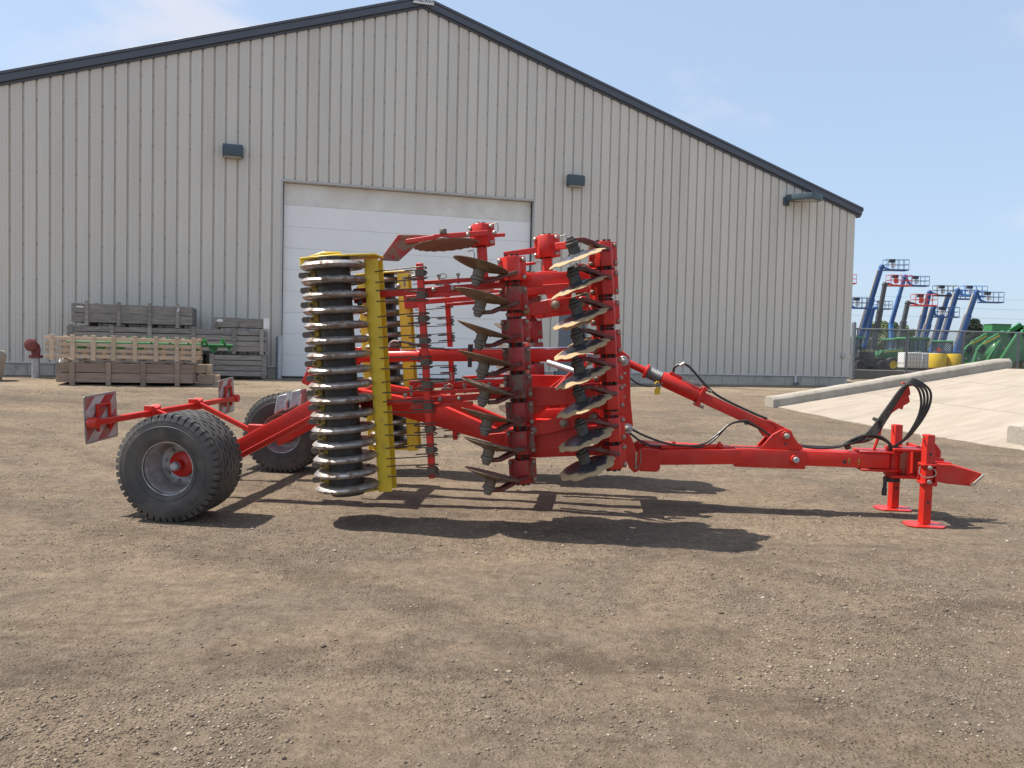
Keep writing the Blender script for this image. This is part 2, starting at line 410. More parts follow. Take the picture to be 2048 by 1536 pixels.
    pcol = mix(sep.outputs['Green'], (0.095, 0.078, 0.064), (0.34, 0.27, 0.195))
    c = mix(mul(mul(peb, patch), 0.6), c, pcol)
    vo2 = N.new('ShaderNodeTexVoronoi'); vo2.inputs['Scale'].default_value = 170
    L.new(mp((1, 1, 1)), vo2.inputs['Vector'])
    sp2 = N.new('ShaderNodeSeparateColor'); L.new(vo2.outputs['Color'], sp2.inputs['Color'])
    c = mix(mul(ra(sp2.outputs['Blue'], 0.70, 0.95), mul(ra(g2, 0.45, 0.6), 0.45)), c, (0.33, 0.265, 0.19))
    c = mix(mul(ra(sp2.outputs['Green'], 0.72, 0.9), 0.45), c, (0.045, 0.034, 0.026))
    L.new(c, b.inputs['Base Color'])
    hsum = N.new('ShaderNodeMath'); hsum.operation = 'ADD'
    L.new(mul(ra(vo.outputs['Distance'], 0.5, 0.0), patch), hsum.inputs[0]); L.new(mul(g1, 1.6), hsum.inputs[1])
    h2 = N.new('ShaderNodeMath'); h2.operation = 'ADD'; L.new(hsum.outputs[0], h2.inputs[0]); L.new(mul(g2, 0.5), h2.inputs[1])
    bp = N.new('ShaderNodeBump'); bp.inputs['Strength'].default_value = 1.0; bp.inputs['Distance'].default_value = 0.012
    L.new(h2.outputs[0], bp.inputs['Height']); L.new(bp.outputs['Normal'], b.inputs['Normal'])
    return m
GROUND = ground_mat()

# value noise for real relief
def vnoise(x, y, f, seed):
    r2 = np.random.default_rng(seed); tab = r2.random((256, 256))
    x = x * f; y = y * f
    xi = np.floor(x).astype(int); yi = np.floor(y).astype(int); fx = x - xi; fy = y - yi
    fx = fx * fx * (3 - 2 * fx); fy = fy * fy * (3 - 2 * fy)
    t = lambda a, c: tab[a & 255, c & 255]
    return (t(xi, yi) * (1 - fx) + t(xi + 1, yi) * fx) * (1 - fy) + (t(xi, yi + 1) * (1 - fx) + t(xi + 1, yi + 1) * fx) * fy - 0.5
def relief(x, y):
    h = 0.030 * vnoise(x, y, 0.9, 1) + 0.018 * vnoise(x, y, 2.3, 2) + 0.010 * vnoise(x * 0.6, y, 6.0, 3) + 0.008 * vnoise(x, y, 13.0, 4)
    dx = (x - MO.x) * math.cos(MYAW) + (y - MO.y) * math.sin(MYAW); dy = -(x - MO.x) * math.sin(MYAW) + (y - MO.y) * math.cos(MYAW)
    calm = np.zeros_like(x)                    # pressed flat where wheels and feet stand
    for cx, cy, r in ((0, -1.28, 0.6), (0, 1.12, 0.6), (6.62, -0.37, 0.45), (6.6, 0.25, 0.45)):
        calm = np.maximum(calm, np.exp(-((dx - cx) ** 2 + (dy - cy) ** 2) / (r * r)))
    return h * (1 - calm)
def graded(lo, hi, step, far_lo, far_hi):
    mid = np.arange(lo, hi + 1e-6, step)
    def out(a, lim):
        r = []; st = step; x = a
        while abs(x) < abs(lim): st *= 1.35; x += math.copysign(st, lim - a); r.append(x)
        return r
    return np.array(sorted(out(lo, far_lo)) + list(mid) + out(hi, far_hi))
gx = graded(-8.5, 9.0, 0.05, -900, 900); gy = graded(2.0, 13.5, 0.05, -60, 1400)
XX, YY = np.meshgrid(gx, gy)
fade = np.clip((30 - YY) / 12, 0, 1)
ZZ = G(XX, YY) + relief(XX, YY) * fade
gm = bpy.data.meshes.new('ground')
nx, ny = len(gx), len(gy)
gm.vertices.add(nx * ny); gm.vertices.foreach_set('co', np.stack([XX, YY, ZZ], -1).astype(np.float32).ravel())
idx = np.arange(nx * ny).reshape(ny, nx)
quads = np.stack([idx[:-1, :-1], idx[:-1, 1:], idx[1:, 1:], idx[1:, :-1]], -1).reshape(-1, 4)
gm.loops.add(quads.size); gm.loops.foreach_set('vertex_index', quads.ravel().astype(np.int32))
gm.polygons.add(len(quads)); gm.polygons.foreach_set('loop_start', np.arange(0, quads.size, 4, dtype=np.int32))
gm.update(calc_edges=True); gm.polygons.foreach_set('use_smooth', [True] * len(quads)); gm.materials.append(GROUND)
struct('ground', gm, None)

# ---------------------------------------------------------------- loose stones (nobody could count them)
def stone_mat():
    m = bpy.data.materials.new('loose_stone'); m.use_nodes = True
    N = m.node_tree.nodes; L = m.node_tree.links; b = N['Principled BSDF']
    b.inputs['Roughness'].default_value = 0.9; b.inputs['Specular IOR Level'].default_value = 0.25
    g = N.new('ShaderNodeNewGeometry'); r = N.new('ShaderNodeValToRGB')
    e = r.color_ramp.elements
    e[0].position = 0; e[0].color = (0.095, 0.074, 0.056, 1); e[1].position = 1; e[1].color = (0.46, 0.39, 0.31, 1)
    for p, c in ((0.3, (0.165, 0.128, 0.093, 1)), (0.7, (0.235, 0.186, 0.136, 1)), (0.92, (0.30, 0.24, 0.175, 1))):
        k = e.new(p); k.color = c
    L.new(g.outputs['Random Per Island'], r.inputs['Fac']); L.new(r.outputs['Color'], b.inputs['Base Color'])
    return m
STONE = stone_mat()
def stones(name, label, X, Y, S):
    n = len(X)
    base = np.array([(1, 0, 0), (-1, 0, 0), (0, 1, 0), (0, -1, 0), (0, 0, 1), (0, 0, -1)], float)
    tri = np.array([(0, 2, 4), (2, 1, 4), (1, 3, 4), (3, 0, 4), (2, 0, 5), (1, 2, 5), (3, 1, 5), (0, 3, 5)])
    P = base[None] * (0.55 + 0.75 * rng.random((n, 6, 1))) + 0.22 * (rng.random((n, 6, 3)) - 0.5)
    P *= np.stack([0.8 + 0.6 * rng.random(n), 0.8 + 0.4 * rng.random(n), 0.45 + 0.35 * rng.random(n)], -1)[:, None, :] * S[:, None, None]
    a = rng.random(n) * 2 * np.pi; ca, sa = np.cos(a)[:, None], np.sin(a)[:, None]
    Q = np.stack([P[..., 0] * ca - P[..., 1] * sa, P[..., 0] * sa + P[..., 1] * ca, P[..., 2]], -1)
    zg = G(X, Y) + relief(X, Y)
    Q += np.stack([X, Y, zg + S * 0.12], -1)[:, None, :]
    F = (tri[None] + (np.arange(n) * 6)[:, None, None]).reshape(-1, 3)
    me = bpy.data.meshes.new(name)
    me.vertices.add(n * 6); me.vertices.foreach_set('co', Q.astype(np.float32).ravel())
    me.loops.add(F.size); me.loops.foreach_set('vertex_index', F.ravel().astype(np.int32))
    me.polygons.add(len(F)); me.polygons.foreach_set('loop_start', np.arange(0, F.size, 3, dtype=np.int32))
    me.update(calc_edges=True); me.materials.append(STONE)
    return tag(obj(name, me), label, 'gravel', None, 'stuff')
def scatter(n, d0, d1, smin, smax, pw, seed, patchy=True):
    rr = np.random.default_rng(seed); X = []; Y = []
    while sum(map(len, X)) < n:
        d = d0 * (d1 / d0) ** rr.random(n * 2)
        x = (rr.random(n * 2) - 0.5) * 2 * (0.72 * d + 1.0)
        if patchy:
            dens = np.clip(0.42 + 1.5 * vnoise(x * 0.6, d, 0.8, 11) + 1.3 * vnoise(x * 0.8, d, 2.4, 12) + 0.8 * vnoise(x, d, 6.0, 13), 0.08, 1)
            k = rr.random(n * 2) < dens
            x, d = x[k], d[k]
        X.append(x); Y.append(d)
    X = np.concatenate(X)[:n]; Y = np.concatenate(Y)[:n]
    return X, Y, smin * (smax / smin) ** (rr.random(n) ** pw)
stones('loose_gravel', 'fine loose gravel strewn over the packed dirt yard', *scatter(170000, 2.4, 22, 0.0022, 0.0105, 2.3, 21))
stones('scattered_stones', 'scattered pale stones lying on the dirt yard', *scatter(4500, 2.4, 20, 0.007, 0.020, 3.0, 22))
# ================================================================ BUILDING
SL, SR, AP = -11.64, 18.54, 3.45               # left corner, right corner, ridge along the wall
PITCH = 0.322; ZEAVE = 6.66
def ztop(s): return ZEAVE + PITCH * ((SR - s) if s > AP else (s - SL))
DL, DR, DZ0, DZ1 = -0.37, 6.95, 0.74, 6.21     # overhead door
ML_, MR_, MZ1 = 7.78, 8.76, 2.90               # walk door
bld = thing('metal_building', 'large grey ribbed metal building with dark gable trim and white overhead door', 'building', wallm(0, 0, 0))
core = MB()
def wallbox(a, c, z0, z1=None):                # wall body behind the sheets
    if z1 is None:
        pts = [(a, z0), (c, z0), (c, ztop(c) - 0.02)] + ([(AP, ztop(AP) - 0.02)] if a < AP < c else []) + [(a, ztop(a) - 0.02)]
    else: pts = [(a, z0), (c, z0), (c, z1), (a, z1)]
    core.prism(pts, (0, 0.06, 0), (1, 0, 0), (0, 0, 1), 0.1)
wallbox(SL, DL - 0.02, 0.3); wallbox(DL - 0.02, DR + 0.02, DZ1 + 0.02); wallbox(DR + 0.02, ML_ - 0.02, 0.3)
wallbox(ML_ - 0.02, MR_ + 0.02, MZ1 + 0.02); wallbox(MR_ + 0.02, SR, 0.3)
for sx in (SL + 0.06, SR - 0.06): core.span((sx - 0.05, 0.12, 0.3), (sx + 0.05, 44, ZEAVE - 0.03))
core.prism([(SL, 0.3), (SR, 0.3), (SR, ZEAVE - .02), (AP, ztop(AP) - .02), (SL, ZEAVE - .02)], (0, 44.05, 0), (1, 0, 0), (0, 0, 1), 0.1)
obj('wall', core, SIDE, bld)
PW = 0.3048
prof = [(0.0, 0.0), (0.034, 0.0), (0.047, -0.055), (0.108, -0.055), (0.118, -0.063), (0.142, -0.063), (0.152, -0.055), (0.196, -0.055), (0.206, -0.063), (0.230, -0.063), (0.240, -0.055), (0.290, -0.055), (PW, 0.0)]
def panel(s0, z0, z1=None, zoff=0.0):
    b = MB(); vv = []
    for ds, y in prof:
        s = min(s0 + ds, SR); zt = (ztop(s) - 0.03) if z1 is None else z1
        vv += [(s - s0, y, z0), (s - s0, y, zt)]
    b.add(vv, [(2 * i, 2 * i + 2, 2 * i + 3, 2 * i + 1) for i in range(len(prof) - 1)])
    return b
npan = int(round((SR - SL) / PW))
scr = MB()
for i in range(npan):
    s0 = SL + i * PW; mid = s0 + PW / 2
    runs = [(1.05, None)]
    if DL < mid < DR: runs = [(DZ1 + 0.06, None)]
    elif ML_ < mid < MR_: runs = [(MZ1 + 0.05, None)]
    for z0, z1 in runs:
        b = panel(s0, z0, z1)
        b.v = [(x, y, z) for x, y, z in b.v]
        obj('siding_panel', b, SIDE, bld, T(s0, 0.004, 0), ang=20)
    for k, z in enumerate(np.arange(1.35, 11.4, 0.92 if i % 3 else 1.53)):
        if runs[0][0] + 0.1 < z < ztop(s0) - 0.15: scr.box((s0 + 0.018, -0.004, z), (0.020, 0.012, 0.020))
    if runs[0][0] > 5: scr.box((s0 + 0.018, -0.004, runs[0][0] + 0.06), (0.020, 0.012, 0.020))
o = obj('screws', scr, FENCEM, bld); o['kind'] = 'stuff'
# base trim, corner trim, blocks
def base_run(a, c):
    obj('base_trim', MB().add([(a, -0.070, 1.018), (c, -0.070, 1.018), (c, 0.0, 1.018), (a, 0.0, 1.018), (a, -0.070, 1.034), (c, -0.070, 1.034), (c, -0.055, 1.052), (a, -0.055, 1.052), (c, 0, 1.052), (a, 0, 1.052)],
        [(3, 2, 1, 0), (0, 1, 5, 4), (4, 5, 6, 7), (7, 6, 8, 9), (0, 4, 7, 9, 3), (1, 2, 8, 6, 5)]), LTRIM, bld)
    n = max(1, int(round((c - a) / 0.61))); w = (c - a) / n
    for k in range(n):
        obj('foundation_block', MB().span((0.004, 0, 0.35), (w - 0.004, 0.1, 1.017)), BLOCKM, bld, T(a + k * w, -0.035 + 0.004 * random.random(), 0), bevel=0.006)
base_run(SL, DL - 0.06); base_run(DR + 0.06, ML_ - 0.06); base_run(MR_ + 0.06, SR - 0.12)
obj('corner_trim', MB().span((SR - 0.115, -0.06, 1.0), (SR + 0.03, 0.25, ZEAVE + 0.0)), SIDE, bld, bevel=0.006)
obj('corner_seam', MB().span((SR - 0.135, -0.045, 1.05), (SR - 0.118, 0.0, ZEAVE + 0.02)), MACH, bld)
# rake trim with its lip, roof
sl = math.hypot(1, PITCH)
for side in (-1, 1):
    e = SL - 0.22 if side < 0 else SR + 0.22
    ez = ZEAVE - PITCH * 0.22; az = ztop(AP)
    def rk(name, z0, z1, y0, y1, mat, over=0.0):
        o0 = V((AP, 0, az)); o1 = V((e + side * over, 0, ez - PITCH * over))
        b = MB(); vv = []
        for p in (o0, o1):
            vv += [p + V((0, y0, z0)), p + V((0, y1, z0)), p + V((0, y1, z1)), p + V((0, y0, z1))]
        b.add(vv, [(0, 1, 2, 3), (7, 6, 5, 4), (0, 4, 5, 1), (1, 5, 6, 2), (2, 6, 7, 3), (3, 7, 4, 0)])
        obj(name, b, mat, bld, bevel=0.006)
    rk('rake_soffit', -0.045, 0.015, -0.105, 0.10, TRIM)
    rk('rake_fascia', 0.018, 0.205, -0.165, 0.10, TRIM)
    rk('rake_cap', 0.208, 0.285, -0.19, 0.12, TRIM, 0.03)
    rk('roof', 0.18, 0.275, 0.123, 44.4, TRIM, 0.05)
obj('gutter', MB().path([(SR + 0.26, -0.1, ZEAVE + 0.14), (SR + 0.26, 44, ZEAVE + 0.14)], 0.07, 8), TRIM, bld)
# gable sign
sg = obj('gable_sign', MB().span((-0.30, -0.012, -0.105), (0.30, 0.012, 0.105)), WHITE, bld, T(AP - 0.0, -0.21, ztop(AP) + 0.13), bevel=0.004)
def text_mesh(txt, size, mat, ext=0.002):
    c = bpy.data.curves.new('lettering', 'FONT'); c.body = txt; c.size = size; c.align_x = 'CENTER'; c.align_y = 'CENTER'; c.extrude = ext
    c.offset = size * 0.012
    o = bpy.data.objects.new('lettering', c); col.objects.link(o)
    dg = bpy.context.evaluated_depsgraph_get(); me = bpy.data.meshes.new_from_object(o.evaluated_get(dg))
    bpy.data.objects.remove(o); me.materials.clear(); me.materials.append(mat); return me
obj('lettering', text_mesh('STEELWAY', 0.125, MACH), None, sg, T(0, -0.0145, -0.02) @ RX(R(90)))
# overhead door
dr = obj('overhead_door', MB().span((DL - 0.0, 0.20, DZ0), (DR + 0.0, 0.24, DZ1 + 0.01)), DOORW, bld)
nsec = 9; sh = (DZ1 - DZ0 - 0.03) / nsec
for k in range(nsec):
    z0 = DZ0 + 0.03 + k * sh
    obj('door_section', MB().span((DL + 0.012, 0.150, z0 + 0.002), (DR - 0.012, 0.196, z0 + sh - 0.002)), DOORB if k == nsec - 1 else DOORW, dr, bevel=0.004)
obj('bottom_seal', MB().span((DL + 0.01, 0.14, DZ0 - 0.03), (DR - 0.01, 0.2, DZ0 + 0.028)), MACH, dr)
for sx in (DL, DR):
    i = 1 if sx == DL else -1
    obj('side_seal', MB().span((sx, 0.115, DZ0), (sx + i * 0.030, 0.146, DZ1 - 0.03)), MACH, dr)
    obj('door_jamb', MB().span((sx - i * 0.05, -0.055, DZ0 - 0.05), (sx - i * 0.004, 0.20, DZ1 + 0.05)), LTRIM, bld, bevel=0.004)
    obj('jamb_shadow_strip', MB().span((sx - i * 0.075, -0.03, DZ0 - 0.05), (sx - i * 0.053, 0.05, DZ1 + 0.045)), MACH, bld)  # black strip standing in for the shadow gap beside the jamb
obj('door_head', MB().span((DL - 0.07, -0.058, DZ1 + 0.005), (DR + 0.07, 0.20, DZ1 + 0.055)), LTRIM, bld, bevel=0.004)
obj('door_sill', MB().span((DL, -0.10, 0.3), (DR, 0.40, DZ0 - 0.033)), CONCD, bld)
# walk door
md = obj('walk_door', MB().span((ML_ + 0.06, 0.02, 0.76), (MR_ - 0.06, 0.065, MZ1 - 0.05)), MANDOOR, bld, bevel=0.004)
fr = MB(); fr.span((ML_, -0.03, 0.72), (ML_ + 0.055, 0.10, MZ1)); fr.span((MR_ - 0.055, -0.03, 0.72), (MR_, 0.10, MZ1)); fr.span((ML_ + 0.056, -0.03, MZ1 - 0.048), (MR_ - 0.056, 0.10, MZ1))
obj('door_frame', fr, MANDOOR, md)
obj('door_handle', MB().path([(MR_ - 0.14, 0.02, 1.75), (MR_ - 0.14, -0.03, 1.75), (MR_ - 0.25, -0.03, 1.75)], 0.011), CHROME, md)
# small fixtures on the wall
obj('junction_box', MB().span((18.19, -0.12, 1.70), (18.34, -0.045, 1.86)), LTRIM, bld, bevel=0.006)
pp = obj('drain_pipe', MB().tube((16.38, -0.10, 0.80), (16.38, -0.10, 1.02), 0.03), WHITE, bld)
obj('pipe_fitting', MB().tube((16.38, -0.10, 0.60), (16.38, -0.10, 0.81), 0.045).tube((16.47, -0.12, 0.60), (16.47, -0.12, 0.83), 0.035), FENCEM, pp)

def wall_pack(s, z, label):
    t = thing('wall_light', label, 'wall light', wallm(s, 0.04, z), 'lights on the building front')
    b = MB().prism([(0, 0.17), (0.20, 0.17), (0.285, 0.10), (0.25, -0.155), (0, -0.16)], (0, 0, 0), (0, -1, 0), (0, 0, 1), 0.52)
    obj('housing', b, LAMPM, t, bevel=0.012, seg=2)
    obj('lens', MB().prism([(0.03, -0.165), (0.235, -0.160), (0.225, -0.185), (0.04, -0.19)], (0, 0, 0), (0, -1, 0), (0, 0, 1), 0.44), LENS, t, bevel=0.004)
wall_pack(-1.68, 6.89, 'dark wedge-shaped wall light above the left door edge')
wall_pack(8.24, 6.91, 'dark wedge-shaped wall light right of the white door')
t = thing('wall_light', 'flat dark floodlight on an arm under the right roof slope', 'wall light', wallm(15.78, 0.04, 6.90), 'lights on the building front')
obj('mount', MB().span((-0.10, -0.10, -0.17), (0.10, 0.0, 0.10)), LAMPM, t, bevel=0.01)
hb = [(-0.08, -0.10), (0.25, -0.10), (0.98, -0.30), (1.0, -0.62), (0.48, -0.86), (0.40, -0.86), (-0.02, -0.45)]
obj('housing', MB().prism(hb, (0, 0, 0.06), (1, 0, 0), (0, 1, 0), 0.20), LAMPM, t, bevel=0.015, seg=2)
obj('lens', MB().prism([(0.10, -0.30), (0.85, -0.36), (0.86, -0.58), (0.46, -0.76), (0.12, -0.46)], (0, 0, -0.045), (1, 0, 0), (0, 1, 0), 0.012), LENS, t)

# ================================================================ CONCRETE RAMP
RP = Vector((5.95, 17.25, 0)); RA = R(18.0)
ramp_m = T(RP.x, RP.y, 0) @ RZ(RA)
RL, RZ0, RZ1, RWID = 6.75, 0.46, 1.455, 7.0
def ramp_edge(j, n):                           # low edge is worn and skewed where it meets the gravel
    y = -RWID * j / n
    return y, -0.06 * y + 0.04 * math.sin(j * 1.7)
def ramp_z(x, y, x0):
    px = ramp_m @ Vector((x0, y, 0)); zl = Gz(px.x, px.y) + 0.012
    return zl + (RZ1 - zl) * min(1, (x - x0) / (RL - x0))
rp = MB(); vv = []; ff = []; nseg = 24
for j in range(nseg + 1):
    y, x0 = ramp_edge(j, nseg)
    vv += [(x0 + .02, y, ramp_z(x0, y, x0) - 0.4), (x0 + .02, y, ramp_z(x0, y, x0) - 0.025), (RL, y, RZ1 - 0.025), (RL + 16, y, RZ1 - 0.02), (RL + 16, y, 0.2)]
for j in range(nseg):
    for k in range(4): ff.append((5 * j + k, 5 * j + k + 1, 5 * j + 6 + k, 5 * j + 5 + k))
ff += [(0, 1, 2, 3, 4), tuple(5 * nseg + k for k in (4, 3, 2, 1, 0))]
rp.add(vv, ff)
ramp = struct('concrete_ramp', rp, CONC, mtx=ramp_m, ang=20)
cuts = [None, 2.35, 4.55, RL, RL + 3.0, RL + 16]
for ci in range(5):
    b = MB(); vv = []; ff = []
    for j in range(nseg + 1):
        y, x0 = ramp_edge(j, nseg)
        xa = x0 if ci == 0 else cuts[ci] + 0.011; xb = cuts[ci + 1] - 0.011
        za, zb = (ramp_z(xa, y, x0), ramp_z(xb, y, x0)) if xb <= RL else (RZ1, RZ1)
        vv += [(xa, y, za - 0.05), (xa, y, za), (xb, y, zb), (xb, y, zb - 0.05)]
    for j in range(nseg):
        for k in range(3): ff.append((4 * j + k, 4 * j + k + 1, 4 * j + 5 + k, 4 * j + 4 + k))
    ff += [(0, 1, 2, 3), tuple(4 * nseg + k for k in (3, 2, 1, 0))]
    obj('slab', b.add(vv, ff), CONC, ramp, ang=20)
def kerb(y0, label, x0=-0.1, x1=RL + 0.22, w=0.32, h=0.25, zlow=RZ0):
    b = MB(); vv = []; prev = None; n = 26
    sec = [(-w / 2, -0.55), (-w / 2, h - 0.07), (-w / 2 + 0.07, h), (w / 2 - 0.05, h), (w / 2, h - 0.05), (w / 2, -0.55)]
    for k in range(n + 1):
        x = x0 + (x1 - x0) * k / n
        z = zlow + (RZ1 - zlow) * np.clip(x / RL, 0, 1)
        for a, c in sec: vv.append((x, y0 + a + 0.006 * random.uniform(-1, 1), z + c + (0.006 * random.uniform(-1, 1) if c > 0 else 0)))
    m_ = len(sec)
    fl = [(k * m_ + i, k * m_ + (i + 1) % m_, (k + 1) * m_ + (i + 1) % m_, (k + 1) * m_ + i) for k in range(n) for i in range(m_)]
    fl += [tuple(range(m_)), tuple(n * m_ + i for i in range(m_ - 1, -1, -1))]
    b.add(vv, fl)
    return tag(obj('ramp_kerb', b, CONCW, None, ramp_m, bevel=0.012, ang=30), label, 'kerb', 'concrete kerbs of the ramp')
kerb(0.16, 'long rounded concrete kerb climbing the far side of the ramp')
kerb(-5.32, 'short visible end of concrete kerb at the right picture edge', x0=0.55, zlow=0.20)
# low concrete wall behind the fence
for k, lab in enumerate(('dark concrete block of the low wall right beside the gate post', 'dark concrete block of the low wall below the yellow drums', 'dark concrete block of the low wall hidden behind the ramp kerb')):
    tag(obj('retaining_block', MB().span((0.01, 0, 0.3), (3.58, 0.6, 1.24)), CONCD, None, T(13.9 + 3.6 * k, 34.3, 0) @ RZ(R(1.5)), bevel=0.03), lab, 'concrete block', 'blocks of the low wall')
# ================================================================ DISC HARROW (folded for transport)
HM = T(*MO) @ RZ(MYAW) @ RX(MROLL)
har = thing('disc_harrow', 'red folded disc harrow with yellow packer rollers standing on its drawbar jacks', 'disc harrow', HM)
def part(name, mb, mat, parent=har, mtx=None, bevel=0.004, **k): return obj(name, mb, mat, parent, mtx, bevel=bevel, **k)
LEAN = RY(-R(4.2))

# ---- shared meshes
def disc_mat():
    m = bpy.data.materials.new('disc_steel'); m.use_nodes = True
    N = m.node_tree.nodes; L = m.node_tree.links; b = N['Principled BSDF']
    tc = N.new('ShaderNodeTexCoord'); sx = N.new('ShaderNodeVectorMath'); sx.operation = 'MULTIPLY'; sx.inputs[1].default_value = (1, 1, 0)
    ln = N.new('ShaderNodeVectorMath'); ln.operation = 'LENGTH'
    L.new(tc.outputs['Object'], sx.inputs[0]); L.new(sx.outputs[0], ln.inputs[0])
    oi = N.new('ShaderNodeObjectInfo'); ad = N.new('ShaderNodeVectorMath'); L.new(tc.outputs['Object'], ad.inputs[0]); L.new(oi.outputs['Random'], ad.inputs[1])
    n = N.new('ShaderNodeTexNoise'); n.inputs['Scale'].default_value = 14; n.inputs['Detail'].default_value = 8; L.new(ad.outputs[0], n.inputs['Vector'])
    ms = N.new('ShaderNodeMath'); ms.operation = 'MULTIPLY_ADD'; ms.inputs[1].default_value = 0.13; L.new(n.outputs['Fac'], ms.inputs[0]); L.new(ln.outputs['Value'], ms.inputs[2])
    r = N.new('ShaderNodeMapRange'); r.inputs['From Min'].default_value = 0.235; r.inputs['From Max'].default_value = 0.262; L.new(ms.outputs[0], r.inputs['Value'])
    n2 = N.new('ShaderNodeTexNoise'); n2.inputs['Scale'].default_value = 120; n2.inputs['Detail'].default_value = 4; L.new(ad.outputs[0], n2.inputs['Vector'])
    cr = N.new('ShaderNodeMixRGB'); cr.inputs['Color1'].default_value = (0.31, 0.20, 0.10, 1); cr.inputs['Color2'].default_value = (0.50, 0.355, 0.195, 1); L.new(n2.outputs['Fac'], cr.inputs['Fac'])
    mx = N.new('ShaderNodeMixRGB'); mx.inputs['Color1'].default_value = (0.13, 0.135, 0.15, 1); L.new(cr.outputs['Color'], mx.inputs['Color2']); L.new(r.outputs['Result'], mx.inputs['Fac'])
    L.new(mx.outputs['Color'], b.inputs['Base Color'])
    for nm, a, c in (('Roughness', 0.33, 0.85), ('Metallic', 0.7, 0.0)):
        q = N.new('ShaderNodeMapRange'); q.inputs['To Min'].default_value = a; q.inputs['To Max'].default_value = c
        L.new(r.outputs['Result'], q.inputs['Value']); L.new(q.outputs['Result'], b.inputs[nm])
    return m
DISCF = disc_mat()
DISCR = M('disc_dusty', (0.125, 0.080, 0.055), (0.20, 0.14, 0.095), 9, 0.6, metal=0.25, dirt=(0.29, 0.215, 0.14), dlo=0.50, dhi=0.66, dscale=8, damt=0.7, bump=0.08)
def disc_mesh(rad, notches, depth=0.05, up=1, nd=0.11):
    b = MB(); na = 80; rings = [0.12, 0.35, 0.6, 0.8, 0.9, 1.0]
    vv = [(0, 0, depth * up)]
    for side in (0, 1):
        for f in rings:
            for k in range(na):
                a = 2 * math.pi * k / na; r = rad * f
                if notches and f > 0.85:
                    w = 0.5 + 0.5 * math.cos(notches * a); w = max(0, (w - 0.35) / 0.65)
                    r -= rad * nd * (w ** 0.8) * (f - 0.85) / 0.15
                z = depth * (1 - (r / rad) ** 2) * up - side * 0.006
                vv.append((r * math.cos(a), r * math.sin(a), z))
    vv.append((0, 0, depth * up - 0.006)); nr = len(rings); ff = []
    for s_ in (0, 1):
        o = 1 + s_ * nr * na; c = 0 if s_ == 0 else len(vv) - 1
        for k in range(na):
            k2 = (k + 1) % na
            ff.append((c, o + k, o + k2) if s_ == 0 else (c, o + k2, o + k))
            for j in range(nr - 1):
                q = (o + j * na + k, o + (j + 1) * na + k, o + (j + 1) * na + k2, o + j * na + k2)
                ff.append(q if s_ == 0 else q[::-1])
    o0 = 1 + (nr - 1) * na; o1 = o0 + nr * na
    ff += [(o0 + k, o1 + k, o1 + (k + 1) % na, o0 + (k + 1) % na) for k in range(na)]
    b.add(vv, ff); return b
RD = 0.248
DF = disc_mesh(RD, 9, 0.048, 1, 0.07).mesh('disc', DISCF)
DRm = disc_mesh(RD * 0.965, 0, 0.045, -1).mesh('disc', DISCR)
hub = MB().lathe([(0, 0), (0.075, 0), (0.075, 0.012), (0.050, 0.02), (0.047, 0.080), (0.056, 0.083), (0.056, 0.108), (0.040, 0.112), (0.040, 0.135), (0.030, 0.138), (0.030, 0.155), (0, 0.155)], (0, 0, 0.03), (0, 0, 1.03), 20, unit=True)
for k in range(5): hub.tube((0.066 * math.cos(k * 1.257), 0.066 * math.sin(k * 1.257), 0.03), (0.066 * math.cos(k * 1.257), 0.066 * math.sin(k * 1.257), 0.055), 0.009, n=6)
HUBMESH = hub.mesh('hub', HUBM, bevel=0.002); HUBMESH_F = hub.mesh('hub', HUBK, bevel=0.002)
# clamp round the diamond tube: two ridged half shells, flanges, rubber cords
CH = 0.205
def clamp_mb(h=CH):
    b = MB()
    sh = [(-0.118, -0.004), (-0.078, -0.012), (-0.030, -0.100), (0.062, -0.094), (0.088, -0.012), (0.122, -0.004), (0.122, 0.018), (-0.118, 0.018)]
    b.prism(sh, (0, 0, 0), (1, 0, 0), (0, 1, 0), h)
    b.prism([(-0.118, 0.022), (0.122, 0.022), (0.122, 0.040), (0.085, 0.046), (0.02, 0.115), (-0.05, 0.110), (-0.085, 0.046), (-0.118, 0.040)], (0, 0, 0), (1, 0, 0), (0, 1, 0), h)
    return b
CLAMP_ = clamp_mb().mesh('clamp', REDMUD, bevel=0.007, seg=2)
CLAMPC = clamp_mb().mesh('clamp', RED, bevel=0.007, seg=2)
def boltmesh(r, mat, h=0.022):
    return MB().lathe([(0, 0), (r * 1.15, 0), (r * 1.1, 0.18 * h), (r, 0.25 * h), (r * 0.9, 0.75 * h), (r * 0.5, h), (0, h)], (0, 0, 0), (0, -1, 0), 12, unit=True).mesh('bolt', mat)
BZ = boltmesh(0.019, BOLT); BR = boltmesh(0.019, BOLTB); BBIG = boltmesh(0.027, BOLT, 0.03); BBIGR = boltmesh(0.034, BOLTB, 0.03)
CORD = MB()
for dx, dy in ((-0.042, -0.030), (0.050, -0.040), (0.010, -0.055), (0.0, 0.06)): CORD.tube((dx, dy, -0.122), (dx, dy, 0.122), 0.016, n=10)
CORD = CORD.mesh('rubber_cord', BLACK)
FT = [2.085, 1.846, 1.590, 1.340, 1.104, 0.868, 0.590, 0.352]
RT = [2.014, 1.756, 1.478, 1.235, 0.999, 0.757, 0.508, 0.254]
FA, RA_, GY = 3.806, 3.020, -1.0

